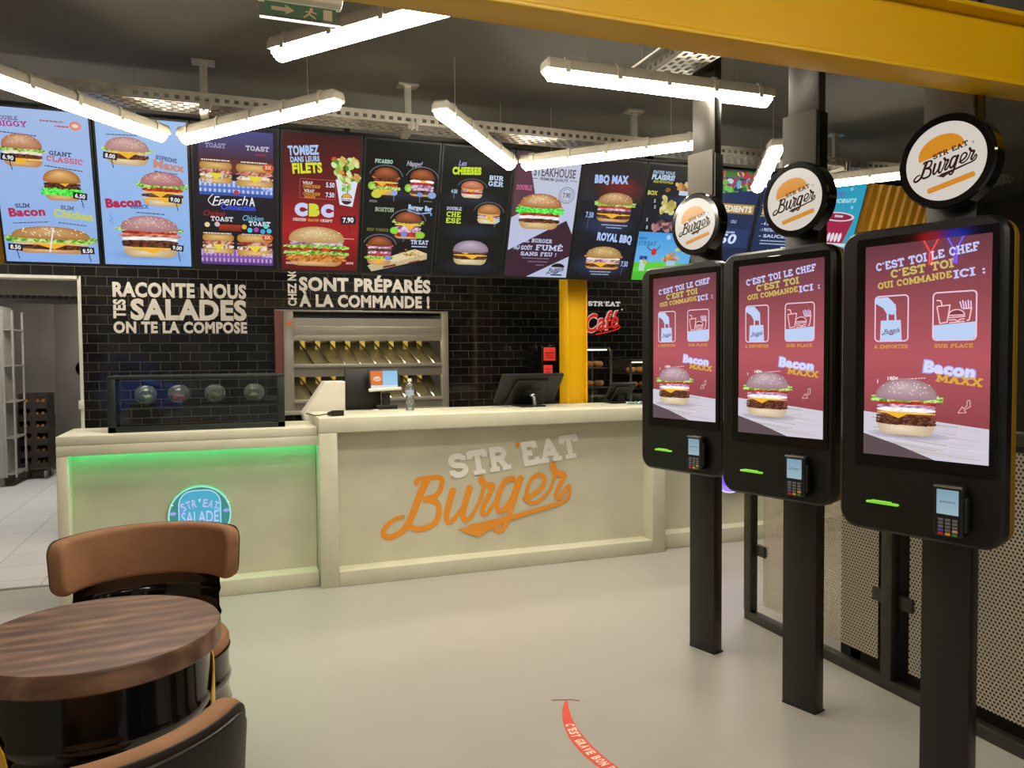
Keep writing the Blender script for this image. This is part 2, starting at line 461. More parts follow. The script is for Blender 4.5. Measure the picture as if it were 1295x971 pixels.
# slab capitals: (width, strokes, slabs (x, y, left, right))
SLAB = {
 'A': (.92, [[(.14, 0), (.46, 1), (.78, 0)], [(.26, .33), (.66, .33)]], [(.14, 0, .13, .14), (.78, 0, .14, .13)]),
 'B': (.80, [[(.18, 0), (.18, 1)], [(.06, 1), (.45, 1)] + arcp(.45, .76, .22, .24, 90, -90) + [(.18, .52)], [(.45, .52)] + arcp(.46, .26, .25, .26, 90, -90) + [(.06, 0)]], []),
 'C': (.80, [[(.70, .68), (.70, .95)], arcp(.42, .5, .32, .5, 42, 318, 16)], []),
 'D': (.82, [[(.18, 0), (.18, 1)], [(.06, 1), (.38, 1)] + arcp(.38, .5, .34, .5, 90, -90, 12) + [(.06, 0)]], []),
 'E': (.78, [[(.18, 0), (.18, 1)], [(.06, 1), (.66, 1), (.66, .74)], [(.18, .52), (.52, .52)], [(.06, 0), (.70, 0), (.70, .27)]], []),
 'F': (.74, [[(.18, 0), (.18, 1)], [(.06, 1), (.66, 1), (.66, .72)], [(.18, .5), (.52, .5)]], [(.18, 0, .14, .18)]),
 'G': (.86, [[(.70, .70), (.70, .95)], arcp(.42, .5, .32, .5, 42, 330, 16), [(.72, .05), (.72, .42), (.5, .42)]], []),
 'H': (.88, [[(.18, 0), (.18, 1)], [(.70, 0), (.70, 1)], [(.18, .5), (.70, .5)]], [(.18, 0, .14, .12), (.18, 1, .14, .12), (.70, 0, .12, .14), (.70, 1, .12, .14)]),
 'I': (.40, [[(.20, 0), (.20, 1)]], [(.20, 0, .16, .16), (.20, 1, .16, .16)]),
 'K': (.86, [[(.18, 0), (.18, 1)], [(.18, .42), (.68, 1)], [(.36, .6), (.72, 0)]], [(.18, 0, .14, .12), (.18, 1, .14, .12), (.72, 0, .12, .12), (.66, 1, .12, .12)]),
 'L': (.72, [[(.18, 0), (.18, 1)], [(.06, 0), (.66, 0), (.66, .3)]], [(.18, 1, .14, .16)]),
 'M': (1.06, [[(.16, 0), (.18, 1), (.53, .2), (.88, 1), (.90, 0)]], [(.16, 0, .13, .13), (.90, 0, .13, .13), (.18, 1, .15, 0), (.88, 1, 0, .15)]),
 'N': (.92, [[(.18, 0), (.18, 1), (.74, 0), (.74, 1)]], [(.18, 0, .14, .13), (.18, 1, .15, 0), (.74, 1, .14, .14)]),
 'O': (.86, [arcp(.43, .5, .34, .5, 0, 360, 20)], []),
 'P': (.78, [[(.18, 0), (.18, 1)], [(.06, 1), (.44, 1)] + arcp(.44, .73, .25, .27, 90, -90) + [(.18, .46)]], [(.18, 0, .14, .18)]),
 'Q': (.86, [arcp(.43, .5, .34, .5, 0, 360, 20), [(.46, .22), (.76, -.04)]], []),
 'R': (.86, [[(.18, 0), (.18, 1)], [(.06, 1), (.46, 1)] + arcp(.46, .75, .23, .25, 90, -90) + [(.18, .5)], [(.46, .5), (.70, 0)]], [(.18, 0, .14, .14), (.72, 0, .1, .12)]),
 'S': (.76, [arcp(.38, .75, .27, .25, 35, 270, 10) + arcp(.38, .25, .30, .25, 90, -145, 10), [(.64, .72), (.64, .97)], [(.10, .03), (.10, .3)]], []),
 'T': (.82, [[(.41, 0), (.41, 1)], [(.08, .72), (.08, 1), (.74, 1), (.74, .72)]], [(.41, 0, .17, .17)]),
 'U': (.88, [[(.18, 1), (.18, .3)] + arcp(.44, .3, .26, .3, 180, 360, 10) + [(.70, 1)]], [(.18, 1, .14, .14), (.70, 1, .14, .14)]),
 'V': (.88, [[(.14, 1), (.44, 0), (.74, 1)]], [(.14, 1, .13, .13), (.74, 1, .13, .13)]),
 'W': (1.12, [[(.12, 1), (.34, 0), (.56, .8), (.78, 0), (1.0, 1)]], [(.12, 1, .12, .12), (1.0, 1, .12, .12)]),
 'X': (.88, [[(.14, 0), (.74, 1)], [(.14, 1), (.74, 0)]], [(.14, 0, .12, .12), (.74, 0, .12, .12), (.14, 1, .12, .12), (.74, 1, .12, .12)]),
 'Y': (.86, [[(.14, 1), (.43, .45), (.72, 1)], [(.43, .45), (.43, 0)]], [(.14, 1, .12, .12), (.72, 1, .12, .12), (.43, 0, .16, .16)]),
 'Z': (.76, [[(.12, .74), (.12, 1), (.64, 1), (.12, 0), (.66, 0), (.66, .26)]], []),
 "'": (.26, [[(.13, 1.05), (.13, .8)]], []), '.': (.30, [[(.05, 0), (.25, 0)]], []), ':': (.30, [[(.05, .08), (.25, .08)], [(.05, .6), (.25, .6)]], []),
 '!': (.30, [[(.15, 1), (.15, .36)], [(.05, .0), (.25, .0)]], []), ' ': (.42, [], []),
}
SLAB['\u00c9'] = (.78, SLAB['E'][1] + [[(.30, 1.22), (.50, 1.40)]], [])
SLAB['\u00db'] = (.88, SLAB['U'][1] + [[(.26, 1.2), (.44, 1.36), (.62, 1.2)]], SLAB['U'][2])

def stroke_quads(pts, t):
    out = []
    for a, b in zip(pts[:-1], pts[1:]):
        d = hypot(b[0] - a[0], b[1] - a[1])
        if d < 1e-6: continue
        nx, ny = -(b[1] - a[1]) / d * t / 2, (b[0] - a[0]) / d * t / 2
        out.append([(a[0] + nx, a[1] + ny), (b[0] + nx, b[1] + ny), (b[0] - nx, b[1] - ny), (a[0] - nx, a[1] - ny)])
    for p in pts[1:-1]:
        out.append([(p[0] + t / 2 * cos(k * pi / 4), p[1] + t / 2 * sin(k * pi / 4)) for k in range(8)])
    return out

def slab_polys(s, t=.2):
    x = 0.0; out = []
    for ch in s:
        w, st, sl = SLAB.get(ch, SLAB['.'])
        f = lambda p: (x + p[0], t / 2 + p[1] * (1 - t))
        for line in st: out += stroke_quads([f(p) for p in line], t)
        ts = t * .8
        for px, py, l, r in sl:
            cx, cy = f((px, py)); cy += (t - ts) / 2 * (1 if py > .5 else -1)
            l += t / 2 * .7; r += t / 2 * .7
            out.append([(cx - l, cy - ts / 2), (cx + r, cy - ts / 2), (cx + r, cy + ts / 2), (cx - l, cy + ts / 2)])
        x += w + t * .35
    return out, x - t * .35

def spline(pts, n=6):
    P = [pts[0]] + list(pts) + [pts[-1]]; out = []
    for i in range(1, len(P) - 2):
        p0, p1, p2, p3 = P[i - 1], P[i], P[i + 1], P[i + 2]
        for k in range(n):
            t = k / n
            out.append(tuple(.5 * (2 * p1[j] + (p2[j] - p0[j]) * t + (2 * p0[j] - 5 * p1[j] + 4 * p2[j] - p3[j]) * t * t + (3 * p1[j] - p0[j] - 3 * p2[j] + p3[j]) * t ** 3) for j in range(2)))
    out.append(tuple(pts[-1])); return out

# hand lettered word of the house logo, measured on the counter (y down): (points, start width, end width)
SCRIPT = [
 ([(262, 385), (262, 362), (300, 350), (395, 345), (398, 400), (370, 448), (300, 470)], 26, 34),
 ([(300, 468), (372, 486), (388, 535), (372, 600), (320, 632), (262, 640), (225, 622)], 34, 34),
 ([(318, 356), (282, 440), (240, 560), (205, 628), (150, 674), (100, 682), (84, 650), (108, 612), (150, 580), (196, 568)], 46, 22),
 ([(468, 408), (446, 490), (432, 560), (440, 600), (470, 588), (520, 520), (552, 440)], 42, 20),
 ([(564, 392), (540, 480), (524, 556), (540, 590), (572, 572), (612, 500), (640, 440)], 42, 18),
 ([(612, 500), (636, 430), (648, 372)], 18, 26),
 ([(628, 344), (634, 366), (660, 384), (694, 386), (690, 412), (662, 470), (638, 530), (642, 556), (668, 550), (712, 480)], 42, 24),
 ([(826, 345), (776, 356), (738, 420), (722, 500), (742, 540), (784, 510), (826, 430), (848, 350)], 34, 34),
 ([(864, 332), (838, 420), (812, 510), (786, 600), (756, 652), (722, 656), (722, 622), (764, 602), (840, 560)], 42, 16),
 ([(880, 468), (940, 440), (992, 396), (1010, 342), (972, 318), (926, 352), (902, 420), (910, 482), (956, 488), (1010, 450), (1052, 396)], 30, 22),
 ([(1040, 410), (1068, 340), (1078, 280)], 18, 24),
 ([(1058, 256), (1068, 286), (1096, 312), (1130, 316), (1124, 344), (1096, 400), (1080, 446), (1100, 462), (1150, 400)], 44, 22),
 ([(1136, 402), (1166, 386), (1168, 440), (1120, 488), (1000, 524), (860, 564), (740, 596), (560, 636)], 18, 34),
]
SCRIPT_TAIL = [(490, 645), (620, 618), (700, 610), (712, 640), (660, 660), (618, 692)]

class Canvas:
    """Coloured polygons on a flat panel; x 0..100 across, y down from the top in the same unit."""
    def __init__(s, w, h, eps=0.00006, sub=0.0):
        s.w, s.h, s.k = w, h, w / 100.0; s.H = h / s.k; s.eps = eps
        s.v = []; s.f = []; s.c = []; s.L = 0; s.sub = sub; s.n = 0
    def _add(s, pts, tris, cols):
        o = len(s.v); s.n += 1; y = -s.L * s.eps - s.n * s.sub
        for p in pts: s.v.append(((p[0] - 50) * s.k, y, (s.H / 2 - p[1]) * s.k))
        for t in tris: s.f.append(tuple(i + o for i in t))
        s.c += [cols] * len(pts) if isinstance(cols, tuple) else cols
    def layer(s): s.L += 1
    def poly(s, pts, col, up=True):
        if up: s.layer()
        if isinstance(col, str): col = hx(col)
        if callable(col): cols = [col(*p) for p in pts]
        else: cols = col
        tris = tessellate_polygon([[Vector((p[0], p[1], 0)) for p in pts]])
        s._add(pts, tris, cols)
    def rect(s, x0, y0, x1, y1, col, c2=None, up=True):
        if isinstance(col, str): col = hx(col)
        if c2 is not None:
            c2 = hx(c2) if isinstance(c2, str) else c2
            if up: s.layer()
            n = 12; ps = []; cs = []
            for i in range(n + 1):
                t = i / n; y = y0 + (y1 - y0) * t; ps += [(x0, y), (x1, y)]; cs += [mix(col, c2, t)] * 2
            s._add(ps, [(2 * i, 2 * i + 1, 2 * i + 3, 2 * i + 2) for i in range(n)], cs)
        else: s.poly([(x0, y0), (x1, y0), (x1, y1), (x0, y1)], col, up)
    def ell(s, cx, cy, rx, ry, col, n=24, rot=0, c_mid=None, up=True, hot=(0, 0)):
        if up: s.layer()
        col = hx(col) if isinstance(col, str) else col
        cm = col if c_mid is None else (hx(c_mid) if isinstance(c_mid, str) else c_mid)
        ca, sa = cos(radians(rot)), sin(radians(rot))
        ps = [(cx + hot[0] * rx, cy + hot[1] * ry)]
        for i in range(n):
            a = 2 * pi * i / n; x, y = rx * cos(a), ry * sin(a); ps.append((cx + x * ca - y * sa, cy + x * sa + y * ca))
        s._add(ps, [(0, 1 + i, 1 + (i + 1) % n) for i in range(n)], [cm] + [col] * n)
    def fan(s, pts, c_edge, c_mid, hot):
        s.layer()
        c_edge = hx(c_edge) if isinstance(c_edge, str) else c_edge; c_mid = hx(c_mid) if isinstance(c_mid, str) else c_mid
        n = len(pts); s._add([hot] + list(pts), [(0, 1 + i, 1 + (i + 1) % n) for i in range(n)], [c_mid] + [c_edge] * n)
    def line(s, pts, w, col, closed=False, w2=None, up=True):
        if up: s.layer()
        col = hx(col) if isinstance(col, str) else col
        if closed: pts = list(pts) + [pts[0], pts[1]]
        n = len(pts)
        for i in range(n - 1):
            t = w if w2 is None else w + (w2 - w) * i / max(1, n - 2)
            for q in stroke_quads([pts[i], pts[i + 1]], t): s._add(q, [(0, 1, 2, 3)], col)
            if i > 0: s._add([(pts[i][0] + t / 2 * cos(k * pi / 4), pts[i][1] + t / 2 * sin(k * pi / 4)) for k in range(8)], [tuple(range(8))], col)
    def text(s, txt, x, y, h, col, anchor='c', rot=0.0, bold=0.02, width=None, font='sans', shear=0.0, t=.2):
        """Capitals h high, centred on (x, y) (or from the left with anchor 'l'); width squeezes or stretches the line."""
        s.layer(); col = hx(col) if isinstance(col, str) else col
        if font == 'slab':
            polys, w = slab_polys(txt, t); vs = []; fs = []
            for q in polys: fs.append(tuple(range(len(vs), len(vs) + len(q)))); vs += q
        else: vs, fs, w = font_tris(txt, bold, shear)
        kx = h if width is None else width / w
        W = w * kx; ox = -W / 2 if anchor == 'c' else (0 if anchor == 'l' else -W)
        ca, sa = cos(radians(-rot)), sin(radians(-rot))
        ps = []
        for a, b in vs:
            px, py = ox + a * kx, h / 2 - b * h
            ps.append((x + px * ca - py * sa, y + px * sa + py * ca))
        s._add(ps, fs, col)
    def scribble(s, x, y, w, h, col, rows=1, gap=1.6, rot=0):
        """Fine print too small to read."""
        s.layer(); rnd = random.Random(int(x * 31 + y * 17)); col = hx(col) if isinstance(col, str) else col
        ca, sa = cos(radians(-rot)), sin(radians(-rot))
        for r in range(rows):
            q = -w / 2
            while q < w / 2:
                l = min(rnd.uniform(1.2, 4.0), w / 2 - q)
                ps = [(q, r * gap), (q + l, r * gap), (q + l, r * gap + h), (q, r * gap + h)]
                s._add([(x + a * ca - b * sa, y + a * sa + b * ca) for a, b in ps], [(0, 1, 2, 3)], col); q += l + .7
    def rframe(s, x0, y0, x1, y1, r, w, col):
        P = [(a, b) for a, b in rrect(x0, x1, y0, y1, r, 4)]; s.line(P, w, col, closed=True)
    def logo(s, x, y, width, rot, col, col2, slab=True, wk=1.0, sw=None, slab_y=0, sl=(800, 148, 845, 272, 13.5), aff=None):
        """House logo: slab capitals over the hand lettered word. (x, y) centre of the hand lettering."""
        s.layer(); c1 = hx(col) if isinstance(col, str) else col
        k = width / 1085.0; ca, sa = cos(radians(-rot)), sin(radians(-rot))
        def T(p):
            if aff: return aff(*p)
            a, b = (p[0] - 625) * k, (p[1] - 470) * k
            return (x + a * ca - b * sa, y + a * sa + b * ca)
        for pts, w0, w1 in SCRIPT:
            P = [T(p) for p in spline(pts, 5)]
            s.line(P, w0 * k * wk, c1, w2=w1 * k * wk, up=False)
        s.poly([T(p) for p in SCRIPT_TAIL], c1, up=False)
        if slab:
            polys, w = slab_polys("STR EAT", .23 if sw is None else sw); s.layer()
            c2 = hx(col2) if isinstance(col2, str) else col2
            wid = sl[0] / w; hh = sl[1]; r2 = radians(-(sl[4] if len(sl) > 4 else 13.5))
            for q in polys:
                ps = []
                for a, b in q:
                    px, py = (a - w / 2) * wid, -b * hh
                    ps.append(T((sl[2] + px * cos(r2) - py * sin(r2), sl[3] + slab_y + px * sin(r2) + py * cos(r2))))
                s._add(ps, [tuple(range(len(ps)))], c2)
    def strip(s, x0, x1, y0, y1, cols, n=16, amp=.3, seed=0, bow=0.0):
        """A ragged band of filling between two heights."""
        s.layer(); r = random.Random(seed); cols = [hx(c) for c in cols]; ps = []; cs = []
        for i in range(n + 1):
            t = i / n; x = x0 + (x1 - x0) * t; e = 1 - (2 * t - 1) ** 4 * .6; d = bow * (1 - (2 * t - 1) ** 2)
            m = (y0 + y1) / 2; hgt = (y1 - y0) / 2 * e
            ps += [(x, m + d - hgt * (1 + r.uniform(-amp, amp))), (x, m + d + r.uniform(-.3, .3) * hgt), (x, m + d + hgt * (1 + r.uniform(-amp, amp)))]
            cs += [r.choice(cols) for _ in range(3)]
        fs = []
        for i in range(n):
            a = 3 * i; fs += [(a, a + 3, a + 4, a + 1), (a + 1, a + 4, a + 5, a + 2)]
        s._add(ps, fs, cs)
    def burger(s, cx, cy, w, h, fill, bun=('#c98b4a', '#f0c58c'), base=('#b98346', '#e8bf86'), seeds='#f3e3bd', seed=1, top=.40, bot=.17, halo=None):
        x0, x1, y0, y1 = cx - w / 2, cx + w / 2, cy - h / 2, cy + h / 2
        r = random.Random(seed)
        if halo: s.line([(cx + w * .60 * cos(radians(a)), y0 + h * top + (h * top + w * .07) * -sin(radians(a))) for a in range(8, 173, 8)], w * .035, halo)
        yb = y1 - h * bot; bw = w * .43
        bt = [(cx - bw, yb - h * .03), (cx + bw, yb - h * .03)] + [(cx + bw * cos(radians(a)) ** 1 if False else cx + bw * (1 - .10 * (1 - cos(radians(a)))) * cos(radians(a * .55)), yb + h * bot * sin(radians(a))) for a in range(8, 91, 12)]
        bt += [(2 * cx - p[0], p[1]) for p in bt[2:][::-1]]
        s.fan(bt, base[0], base[1], (cx - w * .1, yb + h * bot * .35))
        ft = y0 + h * top * .86; drip = []; n = len(fill); hs = (yb - ft) / max(1, n)
        GREEN = ['#5f9e2a', '#8cc63f', '#b4dc6a', '#3f7a1e', '#d6ec9a']; RED = ['#b5301c', '#d64a2c', '#8f1f16']
        PAT = ['#4a2418', '#6b3a26', '#3a1a12', '#7d4a32']; CH = ['#f2b632', '#f7cc58']; PUR = ['#8a4a78', '#c79ac0', '#e8d4e4']
        EGG = ['#f6f4ee', '#ffffff', '#e4e6e8']; BAC = ['#9c3a26', '#c76a4c', '#e2a184']; CRU = ['#b8651e', '#d78a3a', '#9a4c14', '#e6a860']
        SAU = ['#e9dcc2', '#f4efe2']; NEON = ['#2fe83a', '#5cff50', '#1fb82a', '#8cff7a']
        for i, f in enumerate(fill):
            a, b = ft + hs * (i - .22), ft + hs * (i + 1.22)
            if f == 'cheese':
                s.strip(x0 + w * .06, x1 - w * .06, a + hs * .3, b - hs * .5, CH, 10, .15, seed + i)
                drip.append((cx + w * r.uniform(-.16, .16), (a + b) / 2, b + hs * .9))
            else:
                C = {'lettuce': GREEN, 'neon': NEON, 'tomato': RED, 'patty': PAT, 'onion': PUR, 'egg': EGG, 'bacon': BAC, 'crust': CRU, 'sauce': SAU}[f]
                ext = {'lettuce': -.045, 'neon': -.03, 'patty': .05, 'bacon': .0, 'crust': .0}.get(f, .06)
                s.strip(x0 + w * ext, x1 - w * ext, a, b, C, 30 if f in ('lettuce', 'neon', 'crust') else 14, .55 if f in ('lettuce', 'neon') else .15, seed * 7 + i)
        for i, f in enumerate(fill):
            if f in ('lettuce', 'neon', 'patty', 'crust'):
                C = {'lettuce': GREEN, 'neon': NEON, 'patty': PAT, 'crust': CRU}[f]; C = [hx(q) for q in C]; s.layer()
                e = {'lettuce': .53, 'neon': .52, 'patty': .44, 'crust': .47}[f]; m = ft + hs * (i + .5)
                for q in range(26 if f != 'patty' else 30):
                    u = r.uniform(-1, 1); s.ell(cx + w * e * u, m + hs * r.uniform(-.45, .5), w * r.uniform(.018, .04), hs * r.uniform(.16, .34), r.choice(C), 8, r.uniform(-30, 30), up=False)
        for px, ya, yb_ in drip: s.poly([(px - w * .20, ya - hs * .1), (px + w * .20, ya - hs * .1), (px + w * .03, yb_)], CH[0], True)
        bt = [(cx + w * .46 * cos(radians(a)), y0 + h * top - h * top * abs(sin(radians(a))) ** .82) for a in range(0, 181, 10)]
        bt = [(x0 + w * .96, y0 + h * top * 1.0)] + bt + [(x0 + w * .04, y0 + h * top * 1.0)]
        lip = [(cx - w * .3, y0 + h * top * 1.10), (cx, y0 + h * top * 1.14), (cx + w * .3, y0 + h * top * 1.10)]
        s.fan(bt + lip, bun[0], bun[1], (cx - w * .05, y0 + h * top * .35))
        if seeds:
            s.layer(); sc = hx(seeds)
            for _ in range(34):
                a = r.uniform(0, 2 * pi); q = r.random() ** .6
                px, py = cx + w * .40 * q * cos(a), y0 + h * top * (.50 + .40 * q * sin(a))
                s.ell(px, py, w * .012, w * .008, sc, 6, r.uniform(0, 90), up=False)
    def price(s, x, y, txt, w=15, h=8, rot=-6, stick=10, back='#1d2029', fore='#f2f2f0'):
        s.layer(); s.line([(x + 1, y + h / 2), (x + 3, y + h / 2 + stick)], .9, back, up=False)
        ca, sa = cos(radians(-rot)), sin(radians(-rot))
        s.poly([(x + a * ca - b * sa, y + a * sa + b * ca) for a, b in ((-w / 2, -h / 2), (w / 2, -h / 2), (w / 2, h / 2), (-w / 2, h / 2))], back)
        s.text(txt, x, y, h * .6, fore, rot=rot, bold=.03, width=w * .72)
    def toast(s, x0, y0, x1, y1, seed=1):
        w, h = x1 - x0, y1 - y0
        s.fan([(a, b) for a, b in rrect(x0, x1, y0, y0 + h * .36, h * .15, 4)], '#b07c34', '#e6c27c', ((x0 + x1) / 2, y0 + h * .12))
        s.fan([(a, b) for a, b in rrect(x0, x1, y0 + h * .68, y1, h * .14, 4)], '#b8843c', '#ecc888', ((x0 + x1) / 2, y1 - h * .1))
        s.strip(x0, x1, y0 + h * .34, y0 + h * .54, ['#a8483c', '#cf8478', '#e8b8a8', '#7c2c24'], 16, .3, seed)
        s.strip(x0, x1, y0 + h * .52, y0 + h * .74, ['#6b3420', '#e8d8b8', '#a8583c', '#f4e8d0'], 16, .3, seed + 3)
        s.poly([(x0 + w * .3, y0 + h * .52), (x0 + w * .72, y0 + h * .52), (x0 + w * .5, y0 + h * .84)], '#e8d83c')
    def build(s, name, material, parent=None, loc=None, rot=None, label=None, warp=None):
        me = bpy.data.meshes.new(name)
        vs = s.v if warp is None else [warp(v) for v in s.v]
        # every face towards -y of the panel
        fs = []
        for f in s.f:
            a, b, c = s.v[f[0]], s.v[f[1]], s.v[f[2]]
            cr = (b[0] - a[0]) * (c[2] - a[2]) - (b[2] - a[2]) * (c[0] - a[0])
            fs.append(f if cr > 0 else tuple(reversed(f)))
        me.from_pydata(vs, [], fs)
        ca = me.color_attributes.new('Pic', 'FLOAT_COLOR', 'POINT')
        buf = []
        for c in s.c: buf += [c[0], c[1], c[2], 1.0]
        ca.data.foreach_set('color', buf)
        me.materials.append(material); me.update()
        o = bpy.data.objects.new(name, me); COL.objects.link(o)
        if parent is not None: o.parent = parent
        if loc is not None: o.location = loc
        if rot is not None: o.rotation_euler = rot
        if label: o['label'] = label
        return o

# ------------------------------------------------------------------ the room
CEIL = 3.12
struct('floor', MB().box(-3.0, 7.8, -3.2, 5.78, -0.1, 0.0), M['concrete'], 'polished grey concrete floor of the restaurant', 'floor')
struct('floor_kitchen', MB().box(-3.4, 7.8, 5.78, 12.0, -0.1, 0.0), M['kitchen_tile'], 'light square tiled floor behind the counters and in the kitchen', 'floor')
struct('ceiling', MB().box(-3.0, 7.8, -3.2, 7.15, CEIL, CEIL + 0.1), M['ceiling'], 'dark grey painted ceiling', 'ceiling')
wb = MB()
DX0, DX1, DZ = -2.3, -1.11, 2.136
PX0, PX1, PZ0, PZ1 = 0.40, 1.90, 1.02, 1.86
for x0, x1, z0, z1 in ((-3.0, DX0, 0, CEIL), (DX0, DX1, DZ, CEIL), (DX1, PX0, 0, CEIL), (PX0, PX1, 0, PZ0), (PX0, PX1, PZ1, CEIL), (PX1, 7.8, 0, CEIL)):
    wb.box(x0, x1, 7.0, 7.15, z0, z1)
struct('wall_back', wb, M['tile'], 'glossy black metro tiled back wall', 'wall')
struct('wall_left', MB().box(-3.15, -3.0, -3.2, 7.15, 0, CEIL), M['wallgrey'], 'plain left wall', 'wall')
struct('wall_right', MB().box(7.8, 7.95, -3.2, 7.15, 0, CEIL), M['darkwall'], 'dark brown right wall', 'wall')
wf = MB()
for x0, x1, z0, z1 in ((-3.0, -2.4, 0, CEIL), (3.0, 7.8, 0, CEIL), (-2.4, 3.0, 2.7, CEIL)): wf.box(x0, x1, -3.35, -3.2, z0, z1)
struct('wall_front', wf, M['darkwall'], 'front wall around the open shopfront', 'wall')
struct('ground', MB().box(-12, 14, -16, -3.2, -0.12, -0.02), M['ground'], 'grey street paving outside the shopfront', 'ground')
# the street seen only in reflections
M['facade'] = brick_mat('street_facade', hx('#5b544c'), hx('#3d3934'), 1.6, 2.6, .25, .8, 'XZ', .2, .8, .25, 0.0)
struct('facade', MB().box(-14, 16, -15.2, -15, 0, 9), M['facade'], 'building front across the street', 'building')
t = thing('parked_car', 'blue car parked on the street outside the shopfront', 'car', (-3.0, -8.2, 0))
side = [(-2.0, .35), (-2.0, .75), (-1.75, .9), (-1.1, .98), (-.5, 1.42), (.75, 1.45), (1.45, 1.0), (1.95, .9), (2.05, .6), (2.0, .35)]
M['car_blue'] = pm('blue_car_paint', '#274a9c', .25, coat=.5)
part('body', MB().prism(side, -.85, .85, 'y', bev=.08), M['car_blue'], t)
part('window', MB().prism([(-.95, 1.0), (-.46, 1.36), (.70, 1.39), (1.25, 1.02)], .80, .856, 'y'), M['screen_glass'], t)
for x in (-1.3, 1.3):
    for y in (-.75, .75): part('wheel', MB().cyl((x, y - .1, .31), (x, y + .1, .31), .31, n=24), M['black_plastic'], t)

# kitchen shell beyond the doorway
struct('wall_kitchen_left', MB().box(-3.55, -3.4, 7.15, 12.0, 0, 2.7), M['steel_dull'], 'stainless clad left wall of the kitchen', 'wall')
struct('wall_kitchen_back', MB().box(-3.4, 3.0, 11.8, 11.95, 0, 2.7), M['steel_dull'], 'stainless clad far wall of the kitchen', 'wall')
struct('wall_kitchen_right', MB().box(2.9, 3.0, 7.15, 11.8, 0, 2.7), M['wallgrey'], 'right wall of the kitchen', 'wall')
struct('ceiling_kitchen', MB().box(-3.55, 3.0, 7.15, 11.95, 2.7, 2.8), M['wallgrey'], 'kitchen ceiling', 'ceiling')
d = MB().box(DX1 - .012, DX1 + .012, 6.985, 7.16, 0, DZ + .012).box(DX0, DX1, 6.985, 7.16, DZ - .012, DZ + .012).box(DX0 - .012, DX0 + .012, 6.985, 7.16, 0, DZ + .012)
struct('door_1', d, M['door_paint'], 'thin bright steel frame of the kitchen doorway', 'door frame')
struct('trim_1', MB().box(-3.0, -0.95, 5.76, 5.80, 0.0, 0.004), M['steel'], 'metal strip where the concrete floor meets the kitchen tiles', 'trim')
kl = thing('kitchen_ceiling_light', 'flat ceiling light inside the kitchen beyond the doorway', 'ceiling light', (-1.7, 9.55, 2.62))
part('housing', MB().box(-.32, .32, -.62, .62, .04, .08, bev=.005), M['white_plastic'], kl)
part('diffuser', MB().box(-.29, .29, -.59, .59, .0, .04, bev=.004), M['kitchen_lamp'], kl)

# yellow steel beam and column
b = thing('steel_beam', 'yellow painted steel beam spanning the room overhead', 'beam', (2.2, 1.742, 2.3)); b['kind'] = 'structure'
part('bottom_flange', MB().box(-5.2, 5.6, -.056, .056, 0, .014, bev=.003), M['yellow'], b)
part('web', MB().box(-5.2, 5.6, -.006, .006, .014, .206), M['yellow'], b)
part('top_flange', MB().box(-5.2, 5.6, -.056, .056, .206, .22, bev=.003), M['yellow'], b)
c = thing('steel_column', 'yellow painted steel column rising behind the service counter', 'column', (2.66, 5.79, 0)); c['kind'] = 'structure'
part('left_flange', MB().box(-.088, -.076, -.085, .085, 0, CEIL, bev=.002), M['yellow'], c)
part('right_flange', MB().box(.076, .088, -.085, .085, 0, CEIL, bev=.002), M['yellow'], c)
part('web', MB().box(-.076, .076, -.035, -.025, 0, CEIL), M['yellow'], c)

# ------------------------------------------------------------------ counters
CY, CB = 5.035, 5.68
t = thing('service_counter', 'large beige concrete service counter with the orange and white painted logo', 'counter', (1.8, CY, 0), group=None)
def ct(name, *bx, **k): return part(name, MB().box(bx[0] - 1.8, bx[1] - 1.8, bx[2] - CY, bx[3] - CY, bx[4], bx[5], bev=k.get('bev', .006)), M['counter'], t)
ct('countertop', .53, 3.07, CY, CB, 1.003, 1.10)
ct('side_panel', .53, .645, CY, CB, 0, 1.003)
ct('side_panel', 2.96, 3.07, CY, CB, 0, 1.003)
ct('plinth', .645, 2.96, CY, CB, 0, .10)
ct('recess_panel', .645, 2.96, CY + .14, CY + .20, .10, 1.003, bev=0)
cv = Canvas(2.3, .9, .00002, .000006)
def on_counter(X, Z): return ((X - 1.80) / .023 + 50, (1.003 - Z) / .023)
def logo_at(a, b): return on_counter(.872 + .0012673 * a - .0000296 * b, 1.0971 - .0000905 * a - .0012029 * b)
cv.logo(0, 0, 1085 * .0012 / .023, 0, '#f09a2e', '#f6f2ec', True, 1.0, .24, 0, (786, 146, 842, 279, 10.7), logo_at)
cv.line([on_counter(1.935, .868), on_counter(1.928, .832)], 1.1, '#f09a2e')
cv.build('painted_logo', M['print'], t, (0, .14 - .002, .553), label='orange and white painted logo')

t = thing('salad_counter', 'lower beige concrete counter with a green glowing strip under its top', 'counter', (-.21, 5.1, 0))
def c2(name, *bx, **k): return part(name, MB().box(bx[0] + .21, bx[1] + .21, bx[2] - 5.1, bx[3] - 5.1, bx[4], bx[5], bev=k.get('bev', .006)), M['counter'], t)
c2('countertop', -.955, .527, 5.1, 5.65, .985, 1.04)
c2('fascia', -.955, .527, 5.1, 5.128, .922, .985)
c2('side_panel', -.955, -.895, 5.128, 5.65, 0, .985)
c2('side_front', -.955, -.895, 5.1, 5.128, 0, .922)
c2('plinth', -.895, .527, 5.1, 5.65, 0, .10)
c2('recess_panel', -.895, .527, 5.235, 5.30, .10, .985, bev=0)
part('led_strip', MB().box(-.68, .73, .098, .110, .955, .963), M['led_green'], t, label='green light strip')

